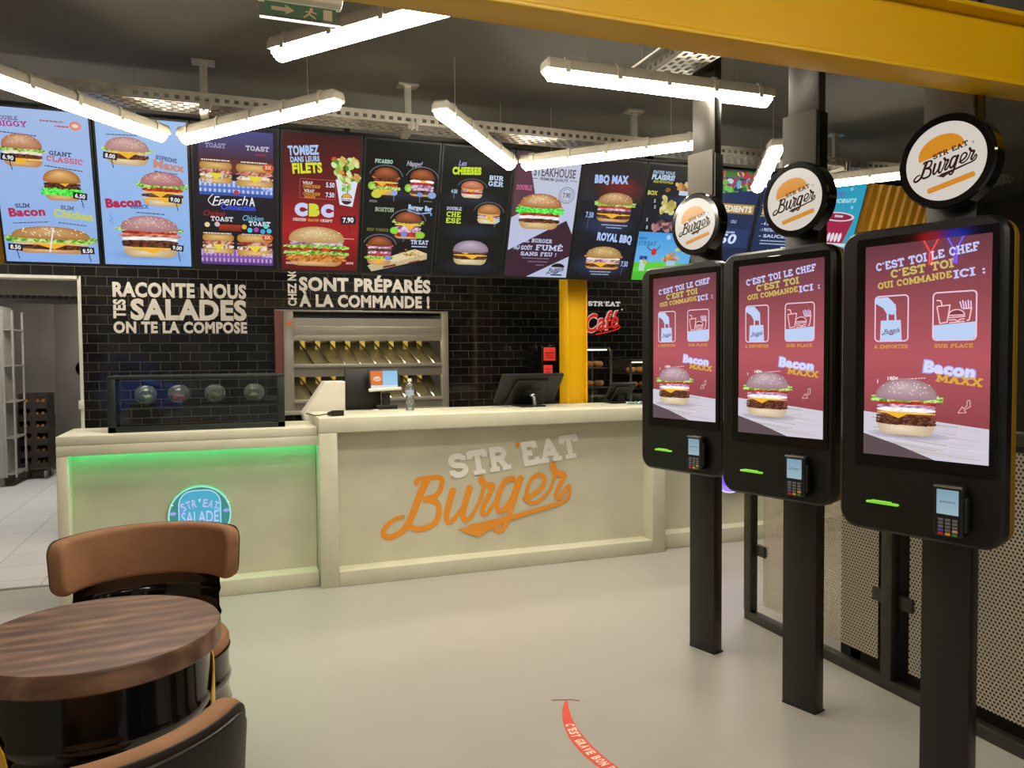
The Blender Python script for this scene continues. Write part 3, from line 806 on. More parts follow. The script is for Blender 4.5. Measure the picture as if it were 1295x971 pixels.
t = thing('drinks_counter', 'beige concrete counter continuing behind the self-order kiosks', 'counter', (3.9, 5.1, 0))
def c3(name, *bx, **k): return part(name, MB().box(bx[0] - 3.9, bx[1] - 3.9, bx[2] - 5.1, bx[3] - 5.1, bx[4], bx[5], bev=k.get('bev', .006)), M['counter'], t)
c3('countertop', 3.073, 4.9, 5.1, 5.65, .925, 1.04)
c3('side_panel', 4.84, 4.9, 5.1, 5.65, 0, .925)
c3('plinth', 3.073, 4.84, 5.1, 5.65, 0, .115)
c3('recess_panel', 3.073, 4.84, 5.235, 5.30, .115, .925, bev=0)

def round_sign(name, label, X, Z, kind):
    t = thing(name, label, 'lit sign', (X, 5.232, Z))
    part('backing_disc', MB().lathe([(0.0001, 0), (.186, 0), (.190, .006), (.190, .022), (.186, .028), (.0001, .028)], 48, mat=Matrix.Rotation(pi / 2, 4, 'X')), M['neon_rim'], t)
    cv = Canvas(.38, .38)
    if kind == 'salad':
        cv.ell(50, 50, 48.5, 48.5, '#3d8f8a', 48)
        cv.line(arcp(50, 50, 47.5, 47.5, 0, 360, 48), 2.6, '#a8f0d8')
        cv.poly(rrect(19, 81, 10, 90, 22, 6), '#4fb0cf')
        cv.rframe(18, 9, 82, 91, 22, 1.8, '#b8e8ff')
        for i, ch in enumerate("STR'EAT"):
            a = -24 + 8 * i; cv.text(ch, 50 + 62 * sin(radians(a)), 92 - 62 * cos(radians(a)), 13, '#c8c4ff' if i != 3 else '#e8e4ff', rot=-a, bold=.02, width=7 if i != 3 else 2.4)
        cv.text('SALADE', 50, 53, 19, '#c4d4ff', bold=.01, width=57)
        cv.ell(22, 42, 2.6, 5, '#6f9cf0', rot=20); cv.ell(78, 42, 2.6, 5, '#7fc8f0', rot=-25)
        for sx in (9, 91): cv.ell(sx, 45, 5, 3, '#a9a4ff'); cv.ell(sx + (3 if sx > 50 else -1), 31, 2.2, 1.2, '#e0ffff', rot=20)
    else:
        cv.ell(50, 50, 48.5, 48.5, '#8a6cf0', 48); cv.line(arcp(50, 50, 47.5, 47.5, 0, 360, 48), 2.6, '#c8b8ff')
        cv.ell(50, 50, 36, 36, '#6a4cd0', 40)
        for sx in (32, 68): cv.ell(sx, 34, 5, 3, '#e0d8ff')
    cv.build('sign_face', M['neon_print'] if kind == 'salad' else M['violet_print'], t, (0, -.0285, 0))
    return t
M['neon_rim'] = pm('pale_green_acrylic', '#9fd8bc', 0.4)
M['violet_print'] = picture('violet_lit_sign', 1.6, 0.3)
round_sign('round_lit_sign', "round teal lit sign reading STR'EAT SALADE on the salad counter", -.19, .504, 'salad')
round_sign('round_lit_sign', 'round violet lit sign on the counter behind the kiosks', 3.78, .555, 'violet')

# ------------------------------------------------------------------ wall lettering
INK = '#dcd4cc'

def wall_text(name, label, items, X0, X1, Z0, Z1):
    w, h = X1 - X0, Z1 - Z0
    cv = Canvas(w, h, .00002, .000006)
    u = w / 100
    for txt, ax, bx, az, bz, vert in items:
        hh = (bz - az) / u; ww = (bx - ax) / u; cx = ((ax + bx) / 2 - X0) / u; cy = (Z1 - (az + bz) / 2) / u
        cv.layer()
        if vert: cv.text(txt, cx, cy, ww, INK, rot=90, bold=.045, width=hh)
        else: cv.text(txt, cx, cy, hh, INK, bold=.045, width=ww)
    o = cv.build(name, M['print'], None, ((X0 + X1) / 2, 6.994, (Z0 + Z1) / 2))
    return tag(o, label, 'lettering')
wall_text('wall_lettering', 'white wall lettering RACONTE NOUS TES SALADES ON TE LA COMPOSE', [
    ('RACONTE NOUS', -.873, .150, 1.995, 2.105, False), ('TES', -.868, -.785, 1.815, 1.970, True),
    ('SALADES', -.745, .150, 1.812, 1.970, False), ('ON TE LA COMPOSE', -.873, .152, 1.700, 1.787, False)], -.9, .18, 1.68, 2.14)
wall_text('wall_lettering', 'white wall lettering CHEZ NOUS SONT PR\u00c9PAR\u00c9S \u00c0 LA COMMANDE', [
    ('SONT PR\u00c9PAR\u00c9S', .588, 1.765, 2.075, 2.185, False), ('\u00c0 LA COMMANDE !', .588, 1.755, 1.935, 2.035, False),
    ('CHEZ NOUS', .495, .562, 1.935, 2.36, True)], .46, 1.8, 1.9, 2.42)
cv = Canvas(.5, .42)
cv.text("STR'EAT", 55, 11, 9.5, '#e8e2dc', width=72, font='slab')
cv.text('Caf\u00e9', 51, 46, 34, '#f0b8b0', bold=.055, shear=.35, width=80, rot=9)
cv.text('Caf\u00e9', 51, 46, 34, '#d8281c', bold=.02, shear=.35, width=78, rot=9)
cv.line(spline([(22, 66), (50, 62), (84, 54), (88, 60), (60, 68), (36, 72)], 6), 3, '#d8281c')
cv.ell(95, 22, 1.6, 1.6, '#e8e2dc')
o = cv.build('cafe_lettering', M['cafe_print'], None, (3.53, 6.99, 1.845))
tag(o, "lit wall sign reading STR'EAT Caf\u00e9 in white and red beside the column", 'lettering')

sw = thing('wall_switch', 'small white switch on the kitchen door jamb', 'switch', (-1.115, 7.0, 1.12))
part('cover_plate', MB().box(-.02, .02, -.03, -.015, -.035, .035, bev=.003), M['white_plastic'], sw)
part('rocker', MB().box(-.011, .011, -.034, -.03, -.02, .02, bev=.001), M['white_plastic'], sw)

# neon shapes on the left wall, seen reflected in the nearest kiosk screen
M['neon_red'] = glow('red_neon_tube', (1.0, .04, .03), 22.0); M['neon_blue'] = glow('blue_neon_tube', (.05, .08, 1.0), 26.0)
for yc, mt, lab in ((2.69, 'neon_red', 'red neon funnel outline on the left wall'), (2.495, 'neon_blue', 'blue neon funnel outline on the left wall')):

    m = MB()
    for pts in ([(-1, 1), (1, 1)], [(-1, .98), (0, -.55)], [(1, .98), (0, -.55)], [(-.55, .75), (.55, .75)], [(-.12, -.55), (-.12, -1.5)], [(.12, -.55), (.12, -1.5)]):
        m.tube([(-2.97, yc + .082 * q[0], 2.447 + .11 * q[1]) for q in pts], .006, 8)
    tag(part('neon_tube', m, M[mt]), lab, 'neon light')

# ------------------------------------------------------------------ floor sticker
def floor_sticker():
    """Crescent between two circles; the lettering follows its middle line."""
    cxs, cys = 1.6, 2.6
    cv = Canvas(2.0, 2.0, .00002, .000006)
    C = lambda X, Y: (50 + (X - cxs) * 50, 50 - (Y - cys) * 50)
    lx = lambda y: 1.904 - math.sqrt(.69 ** 2 - (y - 2.618) ** 2)
    rx = lambda y: 2.207 - math.sqrt(.932 ** 2 - (y - 2.646) ** 2)
    Y = [3.005 - .79 * i / 40 for i in range(41)]
    cv.poly([C(lx(y), y) for y in Y] + [C(rx(y), y) for y in reversed(Y)], '#e2503c')
    cv.line([C(1.285, 3.035), C(1.32, 3.022), C(1.36, 3.012), C(1.395, 2.985)], .45, '#8a4a3a')
    y = 2.800
    for ch in "C'EST GRAVE BON DANS LA":
        if ch != ' ':
            m = lambda q: (lx(q) + rx(q)) / 2
            an = math.degrees(math.atan2(-.02, m(y - .02) - m(y)))
            cv.text(ch, *C(m(y) + .002, y), 1.75, '#f6dcc8', rot=an, bold=.045, width=1.0 if ch != "'" else .35)
        y -= .0245 if ch not in "' " else .0145
    o = cv.build('floor_sticker', M['print'], None, (cxs, cys, .0008), (radians(-90), 0, 0))
    tag(o, 'red curved floor sticker with white lettering', 'sticker')
floor_sticker()

# ------------------------------------------------------------------ ceiling lamps in a zigzag, cable trays, exit sign
def make_lamp(label):
    t = thing('batten_lamp', label, 'ceiling lamp', group='batten ceiling lamps')
    body = [(-.05, .0), (-.05, .03), (-.036, .052), (.036, .052), (.05, .03), (.05, .0)]
    part('housing', MB().prism([(p[0], p[1]) for p in body], -.618, .618, 'x', bev=.012), M['lamp_body'], t)
    dif = [(.044 * cos(radians(a)), .042 * sin(radians(a))) for a in range(180, 361, 15)]
    part('diffuser', MB().prism(dif, -.606, .606, 'x', bev=.018), M['lamp'], t)
    clip = [(-.056, -.014), (-.056, .036), (-.04, .058), (.04, .058), (.056, .036), (.056, -.014), (.051, -.014), (.051, .034), (.037, .053), (-.037, .053), (-.051, .034), (-.051, -.014)]
    for k in range(5):
        x = -.52 + .26 * k
        part('clip', MB().prism(clip, x - .012, x + .012, 'x'), M['lamp_body'], t)
    for x in (-.40, .40): part('hanging_wire', MB().cyl((x, 0, .05), (x, 0, CEIL - 2.772), 0.0016, n=6), M['galv'], t)
    return t
LZ = 2.772
lamps = [(-.711, 4.44, 50.6, 'batten lamp above the left menu screens, cut by the picture edge'),
         (.60, 2.96, -50.3, 'batten lamp just behind the yellow beam, beside the exit sign'),
         (1.971, 3.25, -0.2, 'batten lamp hanging parallel to the yellow beam'),
         (.158, 4.445, -51.3, 'batten lamp above the toast and chicken menu screens'),
         (1.43, 4.43, 52.5, 'batten lamp slanting down to the right above the cheese menu screen'),
         (2.297, 4.446, -46.5, 'batten lamp above the steakhouse and barbecue menu screens'),
         (3.54, 4.484, 57.8, 'short looking batten lamp between the first two round kiosk signs'),
         (4.42, 4.43, -53, 'batten lamp partly hidden between the middle and nearest round kiosk signs'),
         (-.9, 6.25, 4, 'batten lamp behind the left menu screens over the staff side'),
         (-2.1, 6.35, 86, 'added batten lamp brightening the doorway floor, hidden by the menu screens'),  # unseen lamp added to brighten the tiled floor at the doorway
         (1.3, 6.2, -3, 'batten lamp behind the middle menu screens over the staff side'),
         (4.45, 6.55, 2, 'batten lamp behind the right menu screens over the staff side'),
         (-.75, 1.0, 50, 'added batten lamp lighting the seating side, outside the view'),  # unseen, added for more light on the table side
         (2.4, -.35, 4, 'added batten lamp brightening the floor before the kiosks, outside the view'),  # unseen, put in to brighten the foreground floor
         (1.0, .4, -50, 'added batten lamp lighting the room from the entrance, outside the view'),  # unseen fill lamp added near the camera
         (.3, -1.2, 50, 'added batten lamp lighting the room from the shopfront, outside the view')]  # unseen fill lamp added behind the camera
L0 = None
for x, y, a, lab in lamps:
    if L0 is None: L0 = make_lamp(lab); L0.location = (x, y, LZ); L0.rotation_euler = (0, 0, radians(a))
    else: dup(L0, (x, y, LZ), radians(a), lab)

def tray(name, label, L, loc, rz, hang):
    t = thing(name, label, 'cable tray', loc, rz)
    m = MB()
    side = [(.016, False, 0), (.02, True, 0), (.024, False, 0)]
    part('side_rail', MB().sheet(L, .06, .05, .024, side, (0, 0, 0), (1, 0, 0), (0, 0, 1)), M['galv'], t, recalc=False)
    part('side_rail', MB().sheet(L, .06, .05, .024, side, (0, .2, 0), (1, 0, 0), (0, 0, 1)), M['galv'], t, recalc=False)
    rows = [(.012, False, 0)]
    for i in range(5): rows += [(.02, True, .03 * (i % 2)), (.0165, False, 0)]
    part('tray_base', MB().sheet(L, .2, .06, .036, rows, (0, 0, 0), (1, 0, 0), (0, 1, 0)), M['galv'], t, recalc=False)
    part('lip', MB().box(0, L, -.002, .008, .058, .061), M['galv'], t)
    for x in hang:
        h = part('hanger', MB().box(x - .02, x + .02, .085, .115, .06, CEIL - loc[2]).box(x - .022, x + .022, -.01, .21, -.03, -.003).box(x - .06, x + .06, .06, .14, CEIL - loc[2] - .012, CEIL - loc[2]), M['galv'], t)
        part('clamp_bolt', MB().cyl((x, -.012, -.04), (x, -.012, .03), .006, n=8).cyl((x + .03, -.012, -.04), (x + .03, -.012, .03), .006, n=8), M['galv'], h)
    return t
tray('cable_tray', 'long perforated galvanised cable tray above the menu screens', 6.9, (-.92, 4.53, 2.86), 0, (.82, 1.96, 3.5, 5.2))
tray('cable_tray', 'perforated cable tray running to the beam behind the straight batten lamp', 1.47, (2.150, 1.9, 2.86), pi / 2, (.06,))
t = tag(part('ceiling_pipe', MB().cyl((1.887, 1.9, 2.90), (1.887, 3.4, 2.90), .006, n=8).cyl((1.887, 2.2, 2.90), (1.887, 2.2, CEIL), .004).cyl((1.887, 3.3, 2.90), (1.887, 3.3, CEIL), .004), M['galv']), 'thin metal pipe beside the short cable tray', 'pipe')

t = thing('exit_sign', 'clear hanging emergency exit sign with green pictogram at the top', 'exit sign', (.222, 2.42, 2.5))
part('clear_plate', MB().box(-.116, .116, -.004, .004, 0, .052), M['glass'], t)
part('bottom_edge', MB().box(-.117, .117, -.005, .005, -.004, .0), M['edge_glow'] if 'edge_glow' in M else M['white_plastic'], t)
cv = Canvas(.22, .042, .00002, .000006)
cv.rect(3, 1, 97, 18, '#3f6a4c'); cv.poly([(12, 12), (30, 12), (30, 16), (42, 10), (30, 3), (30, 7), (12, 7)], '#b8a890'); cv.ell(64, 5, 2.4, 2.4, '#c8a890'); cv.line([(64, 7), (60, 12), (54, 17)], 2.2, '#c8a890'); cv.line([(61, 11), (70, 17)], 2.2, '#c8a890'); cv.line([(56, 9), (64, 8), (71, 10)], 1.8, '#c8a890'); cv.rect(80, 3, 92, 17, '#c8b8a0')
cv.build('pictogram', M['print'], t, (0, -.0046, .026))
part('casing', MB().box(-.122, .122, -.03, .03, .052, .13, bev=.006), M['white_plastic'], t)
part('indicator_light', MB().box(-.03, -.005, -.034, -.029, .056, .066), M['orange_led'] if 'orange_led' in M else M['lamp'], t, label='orange indicator light')
part('hanging_rod', MB().cyl((-.08, 0, .13), (-.08, 0, CEIL - 2.5), .004).cyl((.08, 0, .13), (.08, 0, CEIL - 2.5), .004), M['galv'], t)

# ------------------------------------------------------------------ sloping yellow cladding that carries the menu screens
TILT = radians(20)
t = thing('menu_bulkhead', 'sloping yellow corrugated panel carrying the row of menu screens', 'bulkhead', (2.0, 5.346, 2.513)); t['kind'] = 'structure'
n = 0; vs = []; fs = []; x = -4.1; prof = [(0, 0), (.035, 0), (.050, .022), (.085, .022)]
xs = []
while x < 4.17:
    for a, b_ in prof: xs.append((x + a, b_))
    x += .10
for px, py in xs:
    for s_ in (-.452, .475): vs.append((px, .085 + py + 0 - s_ * sin(TILT), s_ * cos(TILT)))
for i in range(len(xs) - 1): fs.append((2 * i, 2 * i + 2, 2 * i + 3, 2 * i + 1))
part('corrugated_panel', MB().add(vs, fs), M['cladding'], t, smooth=False)
part('added_dark_board', MB().box(-4.1, 4.17, .112, .118, -.452, .475, mat=Matrix.Rotation(TILT, 4, 'X')), M['black_matte'], t)  # unseen black board added so the wall tiles reflect dark
for px in (-3.6, -1.2, 1.2, 3.6): part('drop_post', MB().box(px - .02, px + .02, .12, .16, .10, CEIL - 2.513), M['black_matte'], t)
part('back_rail', MB().box(-4.1, 4.17, .12, .16, .06, .10), M['black_matte'], t)

def screen(i, label, draw, power=1.0):
    X = -1.258 + .5368 * i + .2515
    t = thing('menu_screen', label, 'menu screen', (X, 5.346, 2.513), group='menu screens in a row'); t.rotation_euler = (TILT, 0, 0)
    part('casing', MB().prism(rrect(-.266, .266, -.466, .466, .006, 2), .004, .05, 'y', bev=.002), M['black_plastic'], t)
    cv = Canvas(.503, .90); draw(cv)
    cv.build('display', M['display'], t)
    return t
BLUE, BLUE2 = '#a9c4ee', '#8fb4ea'
def s0(c):
    c.rect(0, 0, 100, c.H, '#a6bfe8', '#8cb0ea')
    c.text('DOUBLE', 17, 12, 4.5, '#6a5a8a', font='slab', width=22, rot=2); c.text('BIGGY', 21, 18, 6.5, '#a83a8c', font='slab', width=31, rot=2)
    c.scribble(62, 11, 24, 1.6, '#a85a6a'); c.scribble(72, 16, 14, 1.6, '#c0485a'); c.ell(86, 15, 6, 5, '#e08a6a'); c.ell(86, 15, 3.6, 2.2, '#f0d8c8')
    c.scribble(26, 28, 38, 1.2, '#4a4a5a', rot=-3)
    c.burger(29, 47, 45, 37, ['patty', 'lettuce', 'sauce', 'patty', 'cheese'], bun=('#b06e50', '#e0b490'), seed=3)
    c.price(14, 56, '6.90')
    c.text('GIANT', 68, 48, 5.2, '#3a3a58', font='slab', width=23, rot=-3); c.text('CLASSIC', 72, 55, 6.5, '#d05a6a', font='slab', width=38, rot=-4)
    c.scribble(70, 64, 40, 1.2, '#4a4a5a', rot=-6)
    c.burger(67, 84, 43, 37, ['cheese', 'patty', 'patty', 'neon', 'neon'], bun=('#a8682a', '#eec27a'), seeds=None, seed=5)
    c.price(85, 96, '6.50')
    c.text('SLIM', 23, 111, 5, '#4a3a68', font='slab', width=15, rot=4); c.text('Bacon', 27, 118, 9.5, '#b03058', bold=.05, width=38, rot=5)
    c.text('SLIM', 70, 111, 5, '#5a5a70', font='slab', width=14, rot=-3); c.text('Chicken', 76, 119, 9, '#c8d05a', bold=.05, width=42, rot=-5)
    c.scribble(30, 130, 38, 1.2, '#5a5a6a', rot=5); c.scribble(74, 130, 30, 1.2, '#5a5a6a', rot=-5)
    c.burger(50, 151, 92, 33, ['lettuce', 'lettuce', 'cheese', 'patty'], bun=('#a87440', '#d8ae74'), seed=9, top=.42)
    c.line([(53, 136), (47, 166)], 1.6, '#e8ecf4')
    c.price(11, 161, '8.50', rot=-4); c.price(88, 163, '8.50', rot=3)
def s1(c):
    c.rect(0, 0, 100, c.H, '#a2c2ee', '#8ab2ea')
    c.scribble(28, 20, 34, 1.2, '#5a5a6a', rot=2)
    c.burger(33, 39, 52, 33, ['lettuce', 'cheese', 'patty'], bun=('#b0807c', '#d8b0a8'), base=('#c8a070', '#f0dcb0'), seed=11, top=.46, bot=.24)
    c.price(14, 46, '8.00')
    c.text('SUPREME', 76, 45, 5, '#4a4a78', font='slab', width=24, rot=-8); c.text('Maxx', 79, 53, 9.5, '#c88a7a', bold=.05, width=36, rot=-6)
    c.scribble(75, 61, 26, 1.3, '#4a4a5a', rot=-5)
    c.burger(70, 82, 53, 42, ['lettuce', 'lettuce', 'tomato', 'cheese', 'patty', 'cheese'], bun=('#a86a70', '#d4a09c'), base=('#c8a070', '#f0dcb0'), seed=13, top=.36, bot=.18)
    c.price(84, 94, '9.00')
    c.text('Bacon', 25, 101, 10, '#b02a50', bold=.06, width=40, rot=5); c.text('MAXX', 43, 105, 5, '#4a6ab0', font='slab', width=20, rot=4)
    c.line([(9, 116), (12, 122), (8, 124), (13, 128)], .8, '#6a90d0')
    c.scribble(55, 112, 32, 1.3, '#4a4a5a', rot=-2)
    c.fan(arcp(50, 166, 48, 7, 0, 360, 24), '#8ab2ea', '#6890cc', (50, 166))
    c.burger(53, 142, 72, 53, ['lettuce', 'tomato', 'bacon', 'egg', 'patty', 'patty', 'cheese'], bun=('#a8747c', '#d2a8a6'), base=('#c0a070', '#ecdab0'), seed=17, top=.34, bot=.17)
    c.price(84, 155, '9.00', stick=14)
def s2(c):
    c.rect(0, 0, 100, c.H, '#241f2c', '#181518')
    c.rect(6, 4, 95, 40, '#4a4c86', '#4a2a30')
    c.text('TOAST', 26, 24, 6, '#9a98c0', font='slab', width=24); c.text('TOAST', 76, 24, 6, '#c8c4d8', font='slab', width=28); c.scribble(80, 31, 12, 1.2, '#c03a3a')
    c.rect(6, 40, 95, 58, '#5a2e2a', '#6a3430')
    c.rect(6, 66, 95, 84, '#7c98dc', '#4c6ec0')
    for k in range(16): c.rect(6 + k * 5.7, 66, 8.4 + k * 5.7, 84, '#c4d0f0', up=(k == 0))
    c.rect(6, 74, 95, 77, '#5a78cc'); c.rect(6, 81, 95, 85, '#3a56a8')
    c.scribble(26, 41, 34, 1.6, '#e8d8d0'); c.scribble(72, 41, 32, 1.6, '#e8d8d0')
    c.toast(7, 44, 45, 70, 2); c.toast(50, 44, 95, 72, 5); c.ell(89, 47, 7, 5, '#c8502a'); c.text('3X', 89, 46.5, 4.5, '#f4e0c0')
    c.text('7.50', 15, 68, 5, '#cfe0ff'); c.text('9.00', 88, 74, 5, '#cfe0ff')
    c.text('French', 42, 91, 12, '#f0ecf4', shear=.4, bold=0, width=44, rot=4); c.text('A', 69, 91, 11, '#f0ecf4', bold=.02, width=7); c.text('Connection', 52, 99, 7, '#3a52d8', bold=.04, width=42)
    c.line(spline([(22, 84), (16, 92), (24, 98), (40, 90)], 5), .9, '#f0ecf4'); c.ell(50, 80, 3.4, 2.4, '#c83048')
    c.text('Chicken', 23, 108, 7, '#a02828', shear=.4, bold=.01, width=26); c.text('TOAST', 32, 115, 6, '#d8d4e0', font='slab', width=27)
    c.text('Chicken', 70, 112, 7, '#78b8d8', shear=.4, bold=.01, width=26); c.text('TOAST', 78, 119, 6, '#d8e4f0', font='slab', width=27)
    c.rect(28, 122, 55, 130, '#a83a1e', '#7a2a18')
    for k, (x, y, q) in enumerate(((14, 123, '#e8d49a'), (26, 122, '#d8b8c8'), (59, 124, '#e0b040'), (66, 128, '#50c8e0'), (74, 127, '#a048b0'), (82, 129, '#40a8d8'), (90, 128, '#58b8e8'), (86, 122, '#70d0c8'))): c.ell(x, y, 3.2, 3.2, q, 14)
    c.rect(6, 154, 95, 174, '#8a62b0', '#6a4690')
    for k in range(17): c.rect(6 + k * 5.3, 155, 8.3 + k * 5.3, 174, '#c8a0d0', up=(k == 0))
    c.rect(6, 163, 95, 166, '#8458a8'); c.rect(6, 171, 95, 174.5, '#5c3c88')
    c.scribble(26, 133, 34, 1.6, '#e8d8d0'); c.scribble(72, 133, 32, 1.6, '#e8d8d0')
    c.toast(8, 135, 46, 160, 7); c.toast(50, 134, 94, 162, 8); c.ell(88, 137, 7, 5, '#c8502a'); c.text('3X', 88, 136.5, 4.5, '#f4e0c0')
    c.text('7.50', 15, 158, 5, '#d8d8ff'); c.text('9.50', 88, 161, 5, '#d8d8ff')
def s3(c):
    c.rect(0, 0, 100, 70, '#40191a', '#6a1a1c'); c.rect(0, 70, 100, 125, '#6a1a1c', '#a81e22'); c.rect(0, 125, 100, c.H, '#a81e22', '#5a1516')
    c.text('TOMBEZ', 26, 21, 11, '#a8c8f0', bold=.05, width=39, rot=6); c.text('DANS LEURS', 28, 32, 6.5, '#a8c8f0', bold=.04, width=37, rot=6); c.text('FILETS', 31, 43, 12, '#d8e03a', bold=.05, width=38, rot=6)
    c.rframe(22, 57, 68, 82, 1.5, .6, '#c85a48')
    c.text('WRAP', 32, 62, 3.8, '#e0d0c8', font='slab', width=13); c.text('CHICKEN', 37, 66.5, 3.8, '#d89a3a', font='slab', width=22); c.text('WRAP', 34, 72, 3.8, '#e0d0c8', font='slab', width=13); c.text('CHICKEN', 37, 76, 3.6, '#d89a3a', font='slab', width=22); c.text('MAXX', 35, 80, 3.4, '#d89a3a', font='slab', width=14)
    c.text('5.50', 61, 63, 6, '#dfe6ff', bold=.03, width=11); c.text('7.50', 61, 76, 6, '#dfe6ff', bold=.03, width=11)
    c.poly([(68, 55), (97, 56), (91, 90), (74, 88)], '#dfe4f0')
    rr = random.Random(4)
    for q in range(46): c.ell(82 + rr.uniform(-17, 16), 42 + rr.uniform(-14, 15), rr.uniform(2.5, 6), rr.uniform(2, 4.5), rr.choice(['#8ab83a', '#b8d878', '#5a8a2a', '#d8b04a', '#e0c87a', '#c8482a', '#c89a50', '#d8e8a8']), 10, rr.uniform(0, 90), up=(q % 8 == 0))
    for q in range(12): c.ell(82 + rr.uniform(-6, 6), 60 + rr.uniform(-4, 10), rr.uniform(1, 3), rr.uniform(1, 3), rr.choice(['#6aa030', '#a8d068']), 8, up=False)
    c.ell(83, 80, 7.5, 7.5, '#3a2430'); c.poly(arcp(83, 78, 6, 5, 180, 360, 10), '#e0a838'); c.rect(76, 78.5, 90, 82.5, '#f0e8e8'); c.text('Burger', 83, 80.5, 3, '#2a1a24', width=12)
    c.text('C', 24, 97, 14, '#c8d0f4', bold=.10, width=17); c.text('B', 41, 97, 13.5, '#d0d83a', bold=.10, width=14); c.text('C', 58, 97, 14, '#c8d0f4', bold=.10, width=17)
    c.text('CHICKEN', 22, 110.5, 3.6, '#e8d8d0', font='slab', width=17); c.text('BACON', 40, 110.5, 3.6, '#d8a03a', font='slab', width=14); c.text('CRISPY', 57, 110.5, 3.6, '#e8d8d0', font='slab', width=16)
    c.price(86, 108, '7.90', 20, 11, 4, 12)
    c.burger(45, 146, 80, 54, ['sauce', 'onion', 'lettuce', 'tomato', 'lettuce', 'crust', 'crust'], bun=('#b89058', '#e4c894'), seed=23, top=.36, bot=.13)
    c.scribble(88, 133, 14, 1.4, '#e0a0a0'); c.scribble(90, 166, 10, 1.4, '#d8b0b0', 2); c.scribble(12, 168, 14, 1.4, '#d8b0b0', 2)
def s4(c):
    c.rect(0, 0, 100, c.H, '#0e0e0d', '#131313')
    for x, y in ((50, 70), (45, 128), (50, 172)): c.fan(arcp(x, y, 48, 9, 0, 360, 20), '#111112', '#242838', (x, y))
    c.text('PICARRO', 24, 27, 5, '#b8d8c8', font='slab', width=24); c.text('Happy!', 66, 27, 6.5, '#b8b8c8', shear=.35, width=22)
    bn = ('#6a3018', '#b8683c')
    G = '#6c6c70'
    c.burger(28, 53, 38, 37, ['bacon', 'patty', 'cheese', 'tomato', 'lettuce', 'cheese'], bun=bn, seeds=None, seed=31, halo=G, top=.36, bot=.1)
    c.burger(78, 52, 38, 37, ['cheese', 'egg', 'tomato', 'onion', 'onion', 'patty'], bun=bn, seeds=None, seed=33, halo=G, top=.36, bot=.1)
    for x, y in ((9, 60), (59, 60)): c.ell(x, y, 5, 5.5, '#8ac83a', 10); c.ell(x + 1, y + 1, 3, 3, '#b8e070', 8)
    c.ell(16, 71, 7, 5, '#c8d04a'); c.ell(40, 68, 4.5, 3.5, '#8aa8e8'); c.ell(76, 68, 4, 3, '#7898e0'); c.ell(93, 68, 6, 4.5, '#8aa4dc')
    for x in (40, 76): c.line([(x, 71), (x, 79)], .7, '#8a8a90')
    c.scribble(12, 79, 10, 1.2, '#8a8a92', 2); c.scribble(88, 76, 12, 1.2, '#8a8a92')
    c.text('BOSTON', 28, 91, 6, '#a0b890', font='slab', width=26); c.text('Burger Bar', 78, 86, 6.5, '#b8d0f0', bold=.05, width=34, rot=-2); c.line(spline([(60, 90), (76, 94), (92, 92), (94, 96)], 5), 1.8, '#8ab0e8')
    c.burger(62, 111, 42, 38, ['lettuce', 'cheese', 'onion', 'onion', 'tomato'], bun=bn, seeds=None, seed=37, halo=G, top=.38, bot=.1)
    c.ell(43, 119, 6, 5, '#8ad83a', 10); c.ell(80, 124, 7, 5, '#9ac83a', 10); c.ell(57, 124, 4.5, 3.5, '#7a88e0'); c.line([(57, 127), (57, 134)], .7, '#8a8a90')
    c.text('NEW YORKER', 20, 119, 4, '#7a7838', font='slab', width=30)
    c.text("TR'EAT", 80, 134, 6, '#c8d4f0', font='slab', width=25); c.scribble(80, 139.5, 22, 1.6, '#c8d4f0')
    c.poly([(8, 170), (92, 150), (92, 158), (14, 178)], '#c8b48a'); c.poly([(8, 170), (44, 154), (74, 144), (92, 150), (52, 162)], '#e0cfa0'); c.poly([(30, 170), (48, 166), (48, 169), (30, 173)], '#7a3420'); c.poly([(66, 163), (82, 159), (82, 161), (66, 165)], '#8a4030')
    rr = random.Random(8)
    for q in range(60):
        x, y = 68 + rr.gauss(0, 7), 152 + rr.gauss(0, 2.2); c.line([(x, y), (x + rr.uniform(-4, 4), y + rr.uniform(-1.6, 1.6))], 1.1, rr.choice(['#d8b050', '#b8862e', '#e8cc78', '#8a5c20']), up=(q % 12 == 0))
    c.burger(24, 148, 38, 40, ['bacon', 'onion', 'patty', 'onion', 'tomato', 'lettuce', 'cheese'], bun=bn, seeds=None, seed=41, halo=G, top=.32, bot=.12)
    c.ell(36, 158, 4.5, 3.5, '#7a90e0')
